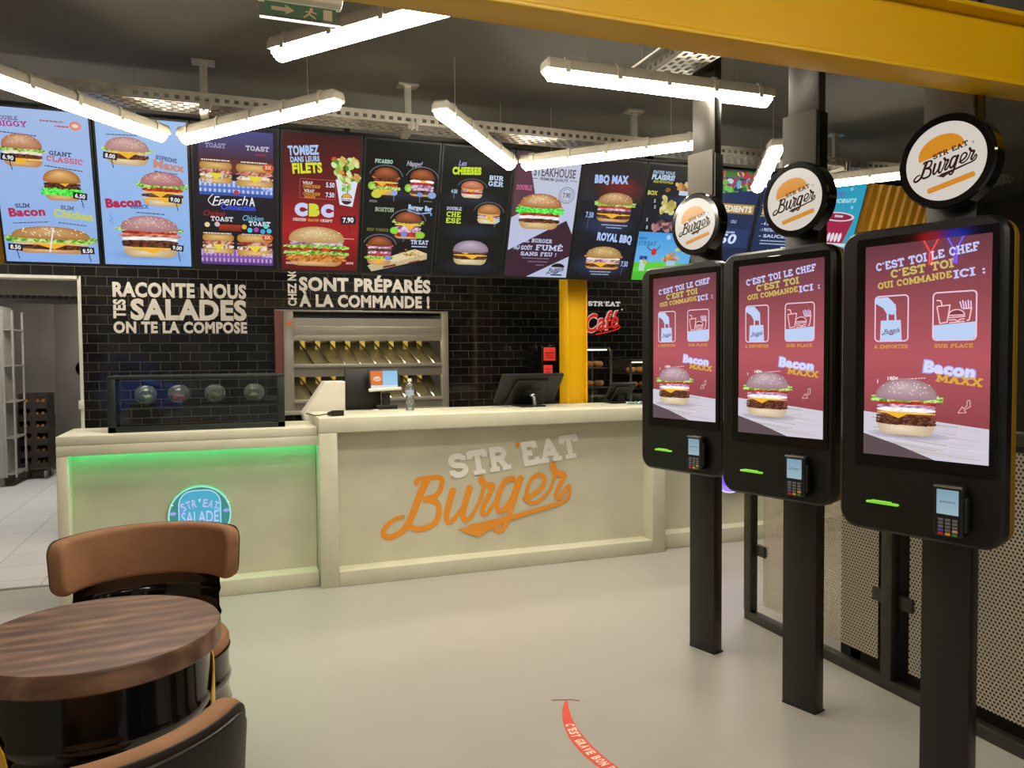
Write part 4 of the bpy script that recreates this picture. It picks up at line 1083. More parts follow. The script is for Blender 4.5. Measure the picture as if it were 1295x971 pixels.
def s5(c):
    c.rect(0, 0, 100, c.H, '#0d0d0c', '#111112')
    for x, y in ((45, 70), (48, 115), (48, 166)): c.fan(arcp(x, y, 52, 13, 0, 360, 22), '#0f0f10', '#222838', (x, y))
    c.text('Les', 27, 21, 7, '#a898e0', shear=.3, bold=.02, width=12, rot=3); c.text('CHEESES', 34, 31, 9, '#c8e030', bold=.07, width=42, rot=3)
    c.text('BUR', 78, 38, 6.5, '#d0e0f8', font='slab', width=21); c.text('GER', 78, 46, 7, '#c4dcf8', font='slab', width=22)
    G = '#5c5c60'
    c.burger(44, 56, 36, 24, ['egg', 'cheese', 'onion', 'tomato'], bun=('#b05838', '#d89a78'), base=('#c8b890', '#f0e8c8'), seeds=None, seed=51, halo=G, top=.44, bot=.24)
    c.text('4.00', 18, 60, 5.5, '#b8d4f4', bold=.02, width=9); c.line([(18, 64), (18, 70)], .7, '#909098')
    c.burger(72, 89, 38, 28, ['sauce', 'cheese', 'onion', 'cheese'], bun=('#9a5c30', '#d89c60'), base=('#c8b890', '#ece4c8'), seeds=None, seed=53, halo=G, top=.46, bot=.2)
    c.text('6.00', 85, 97, 5.5, '#b8d4f4', bold=.02, width=9); c.line([(84, 100), (82, 107)], .7, '#909098')
    c.text('DOUBLE', 20, 84, 4.6, '#b8d0e8', font='slab', width=22); c.text('CHE', 20, 92, 7.5, '#c8e040', font='slab', width=21); c.text('ESE', 20, 101, 7.5, '#c8e040', font='slab', width=22)
    c.burger(50, 146, 58, 36, ['cheese', 'patty', 'cheese', 'patty'], bun=('#8a7888', '#c4b4c8'), base=('#b8a878', '#ece0b0'), seeds=None, seed=57, top=.45, bot=.24)
def s6(c):
    W = '#c0c4da'; P = '#3c2030'
    c.rect(0, 0, 100, c.H, '#c4c8dc', '#b8c0e0')
    c.poly([(0, 0), (16, 0), (34, 60), (30, 74), (0, 92)], '#5c3846'); c.poly([(0, 140), (88, 92), (100, 112), (100, 146), (34, c.H), (0, c.H)], P)
    c.text('7', 12, 9, 4, '#8a8a98')
    c.text('STEAKHOUSE', 60, 24, 12, '#5a4a50', bold=.02, width=66); c.text('PREMIUM QUALIT\u00c9', 60, 34, 4, '#5a4a50', width=44, bold=.03); c.line([(22, 34), (35, 34)], .8, '#5a4a50'); c.line([(85, 34), (97, 34)], .8, '#5a4a50')
    c.text('DOUBLE', 15, 48, 7, '#c86a90', font='slab', width=24)
    c.line(arcp(83, 55, 12, 11.5, 0, 360, 30), .9, '#6a5a64'); c.line(arcp(83, 55, 9, 8.6, 0, 360, 24), .6, '#6a5a64'); c.text('7.90', 83, 55, 7, '#4a3a44', width=12)
    c.burger(44, 81, 72, 52, ['bacon', 'neon', 'neon', 'tomato', 'egg', 'patty'], bun=('#a8602a', '#e8c490'), base=('#b89058', '#e8cc98'), seed=61, top=.36, bot=.2)
    c.text('LE BURGER', 46, 124, 6, '#c4c8e8', font='slab', width=46); c.text('AU GO\u00dbT', 24, 135, 6, '#c4c8e8', bold=.04, width=30); c.text('FUM\u00c9', 66, 134, 8.5, '#c4c8e8', font='slab', width=44); c.text('SANS FEU !', 50, 144, 6, '#c4c8e8', font='slab', width=58)
    c.scribble(46, 150, 44, 1.3, '#8a7a90'); c.scribble(50, 155, 32, 1.3, '#8a7a90'); c.scribble(54, 160, 14, 1.3, '#8a7a90')
    c.poly(arcp(84, 163, 11, 6, 180, 360, 10), '#1a1418'); c.logo(80, 168, 28, 2, '#1a1418', '#1a1418', False); c.rect(74, 174, 92, 176, '#1a1418')
def s7(c):
    c.rect(0, 0, 100, 60, '#2a2422', '#2c2a34'); c.rect(0, 60, 100, c.H, '#1a1c28', '#14141c')
    c.fan(arcp(62, 42, 44, 22, 0, 360, 24), '#2a2527', '#7a2a24', (70, 36))
    for y in (95, 158): c.fan(arcp(48, y, 52, 18, 0, 360, 24), '#191b26', '#303a5c', (48, y))
    c.text('BBQ MAX', 46, 27, 11, '#aec4f4', bold=.06, width=56, rot=2)
    c.burger(58, 68, 64, 44, ['lettuce', 'lettuce', 'tomato', 'onion', 'patty', 'cheese', 'patty'], bun=('#a87848', '#d8b07c'), seed=71, top=.36, bot=.12)
    c.text('7.50', 18, 81, 8, '#a8c0f0', bold=.03, width=13); c.line([(17, 86), (17, 104)], .8, '#5a6080')
    c.scribble(62, 94, 44, 1.6, '#a8b8d8'); c.scribble(62, 98, 26, 1.6, '#a8b8d8')
    c.text('ROYAL BBQ', 66, 114, 11, '#aec8f8', bold=.06, width=60, rot=-3)
    c.burger(52, 146, 66, 36, ['bacon', 'sauce', 'onion', 'cheese', 'patty'], bun=('#a87c44', '#d8b478'), seed=73, top=.46, bot=.12)
    c.text('7.50', 90, 154, 8, '#a8c0f0', bold=.03, width=12); c.line([(88, 160), (86, 172)], .8, '#5a6080')
    c.scribble(50, 167, 36, 1.6, '#a8b8d8'); c.scribble(50, 171, 30, 1.6, '#a8b8d8')
def s8(c):
    c.rect(0, 0, 100, 95, '#1c1b1b', '#1c1e2a')
    for y in (50, 76, 96): c.fan(arcp(60, y, 44, 8, 0, 360, 20), '#1b1b20', '#2e3550', (60, y))
    c.text('FAITES VOUS', 26, 11, 4.5, '#a8c0d8', bold=.04, width=38, shear=.1); c.text('PLAISIRS!', 26, 18, 7, '#b8d0e8', bold=.06, width=40, shear=.1); c.text('NOS PETITS PLUS', 27, 25, 3.4, '#c8c84a', bold=.03, width=34)
    c.text('BOX', 12, 42, 6, '#c8c850', bold=.05, width=17)
    rr = random.Random(5)
    def heap(x, y, w, h, cols, nn=26):
        for q in range(nn): c.ell(x + rr.gauss(0, w * .26), y + rr.gauss(0, h * .24), w * rr.uniform(.09, .18), h * rr.uniform(.12, .22), rr.choice(cols), 9, rr.uniform(0, 180), up=(q % 9 == 0))
    heap(66, 32, 30, 16, ['#c89858', '#a87840', '#e0bc80', '#8a5c30']); c.rect(58, 36, 76, 43, '#c8d0e0')
    heap(44, 62, 34, 22, ['#c8b860', '#d8cc80', '#b0a050', '#e0d898'], 30)
    heap(44, 92, 40, 18, ['#7a5460', '#a87878', '#5a3840', '#b88a80'], 34)
    for x, y in ((18, 54), (20, 63), (10, 83), (12, 95)): c.rect(x - 6, y - 4, x + 6, y + 4, '#14161c'); c.text('5', x, y, 5, '#d0d8e8')
    c.text('NUGGETS', 90, 22, 5, '#a8b8c8', bold=.04, width=20)
    c.rect(0, 102, 100, 150, '#4a9ae0', '#6ab8ec'); c.rect(0, 150, 100, c.H, '#5cc83a', '#4ab830')
    c.poly([(0, 158), (40, 148), (100, 150), (100, 160), (0, 166)], '#62d03c')
    c.text('MENU', 9, 112, 4.5, '#2a6a9a', bold=.03, width=14); c.text("STR'EAT", 18, 120, 7, '#2a70a8', bold=.02, width=32)
    c.line(arcp(30, 119, 12, 12, 150, 30, 12)[::-1] if False else [(30 + 12 * cos(radians(a)), 120 + 11 * sin(radians(a))) for a in range(15, 166, 12)], 1.2, '#101828'); c.ell(32, 133, 5, 5.5, '#c8342a')
    heap(64, 142, 26, 14, ['#c88848', '#a86838', '#e0ac70']); c.rect(58, 146, 74, 154, '#a8c8e8')
    c.rect(8, 140, 22, 146, '#2a4a9a'); c.rect(10, 146, 20, 164, '#b8d8d0'); heap(20, 150, 14, 8, ['#c8c060', '#d8d488', '#a8a048'], 14)
    heap(80, 128, 16, 12, ['#b8c050', '#d0d080', '#8aa040'], 16); c.rect(86, 124, 99, 131, '#3a4a9a'); c.ell(54, 109, 4, 4, '#a8d0f0')
def s9(c):
    c.rect(0, 0, 100, c.H, '#26335a', '#1c2848')
    c.rect(0, 0, 100, 10, '#3a6a30', '#4a7838'); rr = random.Random(9)
    for q in range(80): c.ell(rr.uniform(4, 96), rr.uniform(3, 36), rr.uniform(3, 8), rr.uniform(2.5, 6), rr.choice(['#3f9a34', '#6ac04a', '#b83048', '#58a8c8', '#c8d0d8', '#8a3a6a', '#d8c850', '#2f7a2c']), 10, rr.uniform(0, 90), up=(q % 10 == 0))
    c.poly([(0, 38), (100, 26), (100, 48), (0, 48)], '#26335a')
    c.rect(2, 50, 96, 65, '#b08a3a'); c.text('INGREDIENTS', 49, 57.5, 9, '#e8e4d8', bold=.05, width=86)
    c.text('OU', 62, 78, 5, '#b8c4e0'); c.rect(2, 90, 96, 120, '#2a3a66'); c.text('9.50', 46, 106, 15, '#d0e0fc', bold=.03, width=56, shear=.1); c.scribble(50, 94, 36, 3, '#b8c8e8')
def s10(c):
    c.rect(0, 0, 100, c.H, '#26345c', '#1c2a4c')
    c.text('LA SALADE', 50, 58, 10, '#c8b46a', bold=.05, width=88); c.rect(4, 48, 96, 50.5, '#b09a50'); c.rect(4, 65, 96, 67, '#b09a50')
    for i, q in enumerate(('4 INGREDIENTS', '1 PROTEINE AU CHOIX', 'SAUCES')): c.text('- ' + q, 10, 78 + i * 10, 5, '#c8d4f0', anchor='l', bold=.03, width=58)
    c.scribble(52, 105, 74, 2, '#a8b8d8', 2, 5); c.text('7.50', 76, 121, 12, '#d8e4ff', bold=.02, width=36, shear=.15); c.poly([(20, 132), (34, 120), (48, 132)], '#8aa0c0')
def s11(c):
    c.rect(0, 0, 100, c.H, '#2e98b8', '#38a8c4')
    c.text('Les', 48, 20, 7, '#6a5ab8', shear=.3, bold=.02, width=24, rot=5); c.text('Douceurs', 50, 31, 10, '#a8d8ec', shear=.3, bold=.03, width=72, rot=5)
    for x, y in ((80, 42), (70, 12), (22, 50)): c.ell(x, y, 3, 3, '#7cc8dc')
    c.poly([(22, 58), (90, 62), (78, 106), (34, 104)], '#a02848'); c.ell(56, 59, 35, 8, '#d8c8d8'); c.ell(56, 59, 29, 5.8, '#8a2440'); c.rect(48, 56, 66, 60, '#c8b8c8')
    for x in (46, 54, 62, 70): c.ell(x, 94, 3.4, 8, '#e4d8e4', rot=6)
    c.rect(12, 104, 94, 110, '#c8dce4')
for i, (fn, lab) in enumerate(((s0, 'light blue menu screen with DOUBLE BIGGY, at the left end of the row'),
    (s1, 'light blue menu screen with SUPREME MAXX and BACON MAXX burgers'),
    (s2, 'dark menu screen reading French Connection with toasts on checked cloths'),
    (s3, 'red menu screen with TOMBEZ DANS LEURS FILETS, a wrap and a CBC burger'),
    (s4, 'black menu screen with four halo ringed burgers and a wooden tray of fries'),
    (s5, 'black menu screen of three cheese burgers reading CHEESES'),
    (s6, 'white and plum menu screen reading LE BURGER AU GO\u00dbT FUM\u00c9'),
    (s7, 'dark menu screen reading BBQ MAX and ROYAL BBQ'),
    (s8, 'menu screen of snacks above a blue sky and green meadow picture'),
    (s9, 'navy menu screen with salad and the price 9.50'),
    (s10, 'navy menu screen listing salad ingredients behind the middle kiosk sign'),
    (s11, 'turquoise menu screen with a red cup, at the right end of the row'))):
    screen(i, lab, fn)

# ------------------------------------------------------------------ self-order kiosks
def kiosk_picture():
    c = Canvas(.398, .708)
    c.rect(0, 0, 100, 95, '#643440', '#b4565f'); c.rect(0, 95, 100, 150, '#b4565f', '#8e3e46')
    c.text("C'EST TOI LE CHEF", 50, 13.5, 7.0, '#c4c4f4', font='slab', width=82, rot=6.5, t=.22)
    c.text("C'EST TOI", 47, 22.5, 7.0, '#c8b868', font='slab', width=50, rot=5.5, t=.22)
    c.text('QUI COMMANDE', 41, 31.5, 5.6, '#ccb45c', font='slab', width=60, rot=5, t=.22); c.text('ICI :', 84, 28.5, 6.6, '#c4c4f4', font='slab', width=23, rot=5, t=.22)
    F = '#bcd0f4'
    c.rframe(9, 43, 37, 81, 3, 1.1, '#e8c8e0'); c.rframe(57, 43, 89.5, 81, 3, 1.1, '#e8c8e0')
    c.poly([(9.5, 44), (20, 44), (25, 49), (26, 54), (23, 58.5), (19, 58), (16, 53), (9.5, 49)], F)
    c.ell(23, 54, 4, 5, F, rot=-20)
    c.line([(19.8, 56), (19.8, 64)], 1.6, F); c.line([(25.8, 50), (26.6, 64)], 1.6, F)
    c.poly([(14, 63.5), (31, 63.5), (32, 80.5), (13.4, 80.5)], F); c.logo(22.6, 73, 15, -2, '#5a2a4a', '#5a2a4a', False)
    c.poly([(57.6, 69), (89, 67), (89, 78.5), (87, 80.4), (59.5, 80.4), (57.6, 78.5)], F)
    c.line([(60, 54), (70, 53.2), (68, 66.8), (62.4, 67.6), (60, 54)], 1.0, '#f0c0c8'); c.line([(64, 53.6), (63, 49.6), (59.6, 49)], 1.0, '#f0c0c8')
    c.poly(arcp(75, 61.5, 6, 4.4, 180, 360, 10), '#7a3644'); c.line(arcp(75, 61.5, 6, 4.4, 180, 360, 10) + [(69, 61.5)], .9, '#f0c0c8'); c.line([(69, 63.3), (81.4, 62.7)], .9, '#f0c0c8'); c.line([(69.5, 65.2), (74, 65), (76, 66.3), (78, 64.7), (81, 64.6)], .9, '#f0c0c8'); c.line([(69.6, 67.3), (81, 66.6)], .9, '#f0c0c8')
    c.line([(79.5, 56.8), (86, 56.4), (84.4, 65.6), (82.6, 66)], 1.0, '#f0c0c8')
    for i in range(5): c.line([(79 + 1.7 * i, 56.4), (77.4 + 2.0 * i, 50.8 - .8 * (i % 2))], .9, '#e8d0f0')
    c.text('A EMPORTER', 23, 85.5, 3.2, '#d89a48', font='slab', width=29); c.text('SUR PLACE', 73, 85.5, 3.2, '#d89a48', font='slab', width=29)
    c.text('Bacon', 70, 104, 9.2, '#a8a4f0', bold=.10, width=41, rot=-7); c.text('Bacon', 70, 104, 8.6, '#d8d8fa', bold=.055, width=39, rot=-7)
    c.text('MAXX', 77.5, 112.6, 6.6, '#d8a840', font='slab', width=34, rot=-6, t=.22)
    c.scribble(38, 112, 28, 1.0, '#e0b8b8', rot=4); c.text('180g', 25, 112, 2.8, '#f0e4e4', bold=.03, width=9, rot=6); c.text('1', 12, 115, 3, '#f0e4e4', bold=.03)
    c.poly([(0, 141), (100, 150), (100, c.H), (0, c.H)], '#cec9d6')
    rr = random.Random(3)
    for q in range(26):
        y = 145 + q * 1.02; c.line([(rr.uniform(0, 30), y + 1), (rr.uniform(50, 100), y + 5)], .5, rr.choice(['#b8a8a0', '#dcd8e0', '#a89890', '#c8bcb8']), up=(q % 6 == 0))
    c.poly([(0, 160), (30, 168), (60, c.H), (0, c.H)], '#5a4a50')
    c.fan(arcp(38, 159, 34, 4, 0, 360, 20), '#c0bac8', '#8a7c80', (38, 159))
    c.burger(36, 136, 55, 47, ['lettuce', 'lettuce', 'tomato', 'onion', 'egg', 'cheese', 'patty', 'patty', 'patty'], bun=('#9c7a84', '#cbb0bc'), base=('#c8ae90', '#f0dcc0'), seed=91, top=.34, bot=.19)
    c.line([(86, 128), (86.5, 133), (82, 136), (83.5, 138), (77.5, 138.5), (80.5, 133.5), (81.4, 135), (84, 132.5), (84, 129), (86, 128)], .55, '#e0b8b8')
    return c
KPIC = kiosk_picture()

def make_kiosk(label):
    t = thing('order_kiosk', label, 'self-order kiosk', group='self-order kiosks')
    part('body', MB().prism(rrect(-.292, .240, .893, 1.925, .065, 8), .004, .060, 'y', bev=.010), M['black_matte'], t)
    part('rear_shell', MB().prism(rrect(-.288, .236, .897, 1.921, .062, 8), .056, .104, 'y', bev=.010), M['shell_yellow'], t, label='dark yellow rear shell')
    part('screen_glass', MB().prism(rrect(-.232, .218, 1.118, 1.895, .008, 3), -.0008, .010, 'y', bev=.001), M['screen_glass'], t)
    KPIC.eps = .00003
    k = KPIC.build('display', M['kiosk_display'], t, (0, -.0012, 1.513))
    k['label'] = 'lit purple and red order screen'
    part('post', MB().box(-.049, .108, .104, .165, 0, 2.47, bev=.004), M['black_matte'], t)
    part('foot_plate', MB().box(-.049, .108, .104, .175, 0, .008), M['black_matte'], t)
    part('upper_post', MB().box(-.040, .099, .110, .160, 2.47, CEIL, bev=.003), M['upper_post'], t)
    part('cover_plate', MB().box(-.055, .100, .092, .104, 2.02, 2.475, bev=.003), M['post_plate'], t, label='grey sign mounting plate')
    s = part('round_sign', MB().lathe([(.0001, .0), (.122, .0), (.126, -.006), (.142, -.006), (.150, .004), (.150, .058), (.145, .064), (.0001, .064)], 56, mat=Matrix.Translation((.045, .092, 2.115)) @ Matrix.Rotation(pi / 2, 4, 'X')), M['black_gloss'], t, label='round sign with black rim')
    
    cv = Canvas(.25, .25, .00004)
    cv.ell(50, 50, 49.4, 49.4, '#efe6da', 56)
    r13 = radians(-13)
    def R(px, py): return (50 + px * cos(r13) - py * sin(r13), 50 + px * sin(r13) + py * cos(r13))
    dome = [R(29 * cos(radians(a)) - 2, -11 - 24 * sin(radians(a)) ** .9 if 0 < a < 180 else -11) for a in range(0, 181, 9)]
    cv.poly(dome, '#eb9a1e')
    cv.logo(49, 55, 76, 0, '#3c2018', '#3c2018', True, 1.12, .21, 0, (620, 92, 735, 262))
    cv.poly([R(p[0], p[1]) for p in rrect(-29, 30, 26, 33, 2.5, 4)], '#e89a28')
    cv.ell(83, 33, 1.6, 1.6, '#b8b0a8')
    cv.build('sign_face', M['sign_face'], s, (.045, .0275, 2.115))
    # green printer slot
    part('receipt_slot', MB().prism(rrect(-.188, -.077, .990, .998, .0035, 3), -.006, .006, 'y', bev=.002).prism(rrect(-.168, -.100, .997, 1.002, .002, 3), -.012, .004, 'y', bev=.002), M['slot_green'], t, label='glowing green receipt slot')
    # payment terminal
    pt = part('payment_terminal', MB().prism(rrect(.050, .140, .925, 1.088, .012, 5), -.034, .004, 'y', bev=.006).box(.142, .152, -.03, -.01, .945, 1.055, bev=.003), M['black_plastic'], t)
    cv = Canvas(.066, .078, .00004); cv.rect(0, 0, 100, cv.H, '#7f9fb0', '#9ab4bf'); cv.text('@ BIENVENUE', 50, 58, 8, '#4a5a66', bold=.02, width=70)
    cv.build('terminal_screen', M['display'], pt, (.095, -.0346, 1.035))
    km = MB()
    cols = {0: [0, 0, 0], 1: [0, 0, 0], 2: [0, 0, 0], 3: [4, 0, 5], 4: [1, 2, 3]}
    for r_ in range(5):
        for q in range(3):
            x = .068 + q * .0215; z = .983 - r_ * .0112
            km.box(x, x + .015, -.037, -.033, z - .0075, z, cols[r_][q])
    part('keypad', km, [M['key_grey'], M['key_red'], M['key_amber'], M['key_green'], M['key_blue'], M['key_pale']], pt)
    part('metal_cap', MB().box(.052, .138, -.036, -.020, 1.080, 1.087, bev=.002), M['steel'], pt)
    return t
M['upper_post'] = pm('dark_satin_post', '#35322c', 0.3, 0.3)
M['shell_yellow'] = pm('ochre_shell_paint', '#8a6408', .45)
M['post_plate'] = pm('grey_satin_plate', '#57534b', 0.62, 0.0, var=.08, spec=.25)
M['key_grey'] = pm('key_grey', '#6f7274', .5); M['key_red'] = pm('key_red', '#c82c22', .45); M['key_amber'] = pm('key_amber', '#e8a040', .45)
M['key_green'] = pm('key_green', '#2f8a3a', .45); M['key_blue'] = pm('key_blue', '#5a5ab0', .45); M['key_pale'] = pm('key_pale', '#d89878', .45)
KA = radians(16.2) - pi / 2
k0 = make_kiosk('black self-order kiosk standing farthest back, next to the service counter')
k0.location = (2.103, 3.282, .012); k0.rotation_euler = (0, 0, KA)
dup(k0, (2.114, 2.590, .0), KA, 'black self-order kiosk in the middle of the three')
dup(k0, (2.1175, 1.893, -.010), KA, 'black self-order kiosk nearest the camera, under the yellow beam')
for o in [o for o in bpy.data.objects if o.name.startswith('order_kiosk')]:
    dz = o.location.z; o.location.z = 0
    for ch in o.children:
        if ch.name.split('.')[0] not in ('post', 'foot_plate', 'upper_post'): ch.location.z += dz

# ------------------------------------------------------------------ perforated metal fence behind the kiosks
FX = 2.73
t = thing('metal_fence', 'low fence of perforated metal sheets in a dark steel frame behind the kiosks', 'fence', (FX, 2.0, 0))
FH = 1.15
part('bottom_rail', MB().box(-.025, .025, -1.6, 1.60, 0, .05, bev=.004), M['dark_steel'], t)
part('top_rail', MB().box(-.025, .025, -1.6, 1.60, FH, FH + .05, bev=.004), M['dark_steel'], t)
ys = (1.575, .60, -.37, -1.575)
for y in ys: part('fence_post', MB().box(-.025, .025, y - .03, y + .03, .05, FH, bev=.004), M['dark_steel'], t)
for a, b_ in zip(ys[:-1], ys[1:]):
    p = part('perforated_panel', MB().box(.018, .0195, b_ + .085, a - .085, .10, FH - .03), M['perf'], t)
    for z in (.40, .95):
        for ya in (a - .11, b_ + .03): part('clip', MB().box(.005, .035, ya, ya + .08, z - .03, z + .03, bev=.003), M['dark_steel'], p)

t = thing('bench_back', 'dark brown bench back standing behind the perforated fence', 'bench', (2.81, 1.5, 0))
part('panel', MB().box(-.03, .03, -2.4, 1.45, .03, 1.10, bev=.01), M['darkwall'], t)
part('seat', MB().box(.03, .45, -2.4, 1.45, .40, .47, bev=.015), M['leatherette'], t)
for y in (-2.3, -.5, 1.35): part('leg', MB().box(-.03, .42, y - .03, y + .03, 0, .40), M['dark_steel'], t)

# ------------------------------------------------------------------ barrel table and barrel chairs
def ribs(r, z0, z1, zs, amp=.009):
    prof = [(r - .012, z0), (r, z0 + .012)]
    for z in zs: prof += [(r, z - .022), (r + amp * .6, z - .012), (r + amp, z), (r + amp * .6, z + .012), (r, z + .022)]
    return prof + [(r, z1 - .012), (r - .004, z1)]
t = thing('barrel_table', 'round walnut topped table standing on a glossy black steel drum', 'table', (-.350, 2.362, 0))
part('drum', MB().lathe([(.0001, .004)] + ribs(.282, .004, .690, (.10, .24, .36, .50, .545)) + [(.0001, .690)], 64), M['drum'], t)
part('table_top', MB().lathe([(.0001, .690), (.308, .690), (.3135, .695), (.3135, .743), (.3095, .750), (.0001, .750)], 80), M['walnut'], t)
for a0, a1 in ((-15, 40), (168, 237)):
    m = MB(); n = 16; rr = .2935
    vs = []; fs = []
    for i in range(n + 1):
        a = radians(a0 + (a1 - a0) * i / n); e = abs(2 * i / n - 1); zt = .47 + .16 * math.sqrt(max(0, 1 - e * e))
        for j in range(9):
            z = .03 + (zt - .03) * j / 8
            vs += [(rr * cos(a), rr * sin(a), z), ((rr - .004) * cos(a), (rr - .004) * sin(a), z)]
    for i in range(n):
        for j in range(8):
            q = lambda ii, jj, k: (ii * 9 + jj) * 2 + k
            fs += [(q(i, j, 0), q(i + 1, j, 0), q(i + 1, j + 1, 0), q(i, j + 1, 0)), (q(i, j, 1), q(i, j + 1, 1), q(i + 1, j + 1, 1), q(i + 1, j, 1))]
        fs.append((q(i, 8, 0), q(i + 1, 8, 0), q(i + 1, 8, 1), q(i, 8, 1)))
    part('painted_panel', m.add(vs, fs), M['yellow'], t, label='yellow panel on the drum side')

def arc_pad(r0, r1, z0, z1, half, cr, bev, n=48, centre=pi / 2, lean=0.0):
    """A padded board bent round a vertical axis, with rounded corners and edges."""
    m = MB(); vs = []; fs = []; rm = (r0 + r1) / 2; L = rm * half; k = 20
    for i in range(n + 1):
        u = -1 + 2 * i / n; u = sin(u * pi / 2)
        s_ = u * L; d = max(0.0, abs(s_) - (L - cr)); q = cr - math.sqrt(max(0, cr * cr - d * d))
        a = centre - s_ / rm; zz0, zz1 = z0 + q, z1 - q
        if zz1 - zz0 < .01: mid = (z0 + z1) / 2; zz0, zz1 = mid - .005, mid + .005
        eb = bev * (1 if d < cr * .9 else .8)
        h = (r1 - r0) / 2; end = max(0.0, (abs(s_) - (L - bev)) / bev); hh = h * math.sqrt(max(.45, 1 - end * end * .55))
        loop = []
        for cx_, cz_, st in ((rm + hh - eb, zz1 - eb, 0), (rm - hh + eb, zz1 - eb, 90), (rm - hh + eb, zz0 + eb, 180), (rm + hh - eb, zz0 + eb, 270)):
            for w in range(5):
                b_ = radians(st + 90 * w / 4); loop.append((cx_ + eb * cos(b_), cz_ + eb * sin(b_)))
        for r_, z in loop:
            r_ += lean * (z - z0); vs.append((r_ * cos(a), r_ * sin(a), z))
    for i in range(n):
        for j in range(k): fs.append((i * k + j, i * k + (j + 1) % k, (i + 1) * k + (j + 1) % k, (i + 1) * k + j))
    fs += [tuple(range(k)), tuple(range(n * k, n * k + k))]
    return m.add(vs, fs)

def make_chair(label):
    t = thing('barrel_chair', label, 'chair', group='barrel chairs at the drum table')
    part('drum', MB().lathe([(.0001, .004)] + ribs(.278, .004, .402, (.10, .20, .30)) + [(.284, .402), (.284, .410), (.0001, .410)], 56), M['drum'], t)
    part('seat_cushion', MB().lathe([(.0001, .410), (.274, .410), (.281, .420), (.281, .440), (.272, .455), (.22, .462), (.0001, .464)], 56), M['suede'], t)
    m = MB(); vs = []; fs = []
    prof = [(.283, .402), (.286, .46), (.292, .475), (.296, .485), (.292, .495), (.286, .51), (.286, .56), (.292, .572), (.294, .58), (.290, .60), (.290, .70)]
    for off in (0, -.006):
        m.lathe([(r + off, z) for r, z in prof], 40, a0=radians(90 - 62), a1=radians(90 + 62))
    part('back_shell', m, M['drum'], t)
    bp = part('backrest', arc_pad(.276, .332, .620, .826, radians(77), .055, .022, lean=.06), M['suede'], t)
    part('piping', arc_pad(.331, .337, .623, .823, radians(74), .054, .003, lean=.06), M['piping'], bp)
    part('back_cover', arc_pad(.335, .348, .637, .809, radians(70.5), .045, .006, lean=.06), M['leatherette'], bp, label='black outer cover of the backrest')
    return t
ch = make_chair('tan suede barrel chair behind the drum table, facing the camera')
ch.location = (-.300, 3.11, 0); ch.rotation_euler = (0, 0, radians(3))
dup(ch, (-.315, 1.72, 0), radians(180), 'tan suede barrel chair in front of the drum table, its black back to the camera')

# ------------------------------------------------------------------ salad display case
t = thing('salad_display_case', 'dark framed glass display case on the salad counter', 'display case', (-.18, 5.21, 1.04))
W2, D2, H2 = .515, .36, .325
for x0, x1 in ((-W2, -W2 + .045), (W2 - .045, W2)): part('front_post', MB().box(x0, x1, 0, .03, 0, H2, bev=.003), M['frame_grey'], t)
for x0, x1 in ((-W2, -W2 + .03), (W2 - .03, W2)): part('rear_post', MB().box(x0, x1, D2 - .03, D2, 0, H2, bev=.003), M['frame_grey'], t)
part('top_frame', MB().box(-W2, W2, 0, .035, H2, H2 + .018, bev=.003).box(-W2, W2, D2 - .03, D2, H2, H2 + .018, bev=.003).box(-W2, -W2 + .03, .035, D2 - .03, H2, H2 + .018).box(W2 - .03, W2, .035, D2 - .03, H2, H2 + .018), M['frame_grey'], t)
part('top_glass', MB().box(-W2 + .03, W2 - .03, .035, D2 - .03, H2 + .006, H2 + .012), M['glass'], t)
part('bottom_frame', MB().box(-W2, W2, 0, .03, 0, .035, bev=.003).box(-W2, W2, D2 - .03, D2, 0, .02).box(-W2, W2, .03, D2 - .03, 0, .008), M['frame_grey'], t)
part('front_glass', MB().box(-W2 + .045, W2 - .045, .012, .018, .035, H2), M['glass'], t)
for x in (-W2 + .012, W2 - .018): part('side_glass', MB().box(x, x + .006, .03, D2 - .03, .02, H2), M['glass'], t)
part('shelf', MB().box(-W2 + .02, W2 - .02, .12, D2 - .02, .150, .156), M['glass'], t)
for x, fill, lab in ((-.325, 'bowl_glass', 'glass bowl of pale leaves, first from the left in the display case'),
                     (-.13, 'tomato', 'glass bowl of red vegetables in the display case'),
                     (.09, 'salad', 'glass bowl of olive green leaves in the display case'),
                     (.335, 'salad', 'glass bowl of green salad at the right end of the display case')):
    bt = thing('salad_bowl', lab, 'bowl', (-.18 + x, 5.21 + .24, 1.04 + .1565), group='glass bowls in the display case')
    pr = [(.0001, .0)] + [(.066 * sin(radians(a)), .062 - .062 * cos(radians(a))) for a in range(25, 158, 12)]
    part('bowl', MB().lathe(pr, 28), M['bowl_glass'], bt)
    f = MB(); rr = random.Random(int(x * 100) + 50)
    for k in range(26):
        a, q = rr.uniform(0, 6.28), rr.uniform(0, .042); f.ball((q * cos(a), q * sin(a), .034 + rr.uniform(-.012, .020)), .016, .012, .010, 6)
    part('filling', f, M['pale_leaf'] if fill == 'bowl_glass' else M[fill], bt)

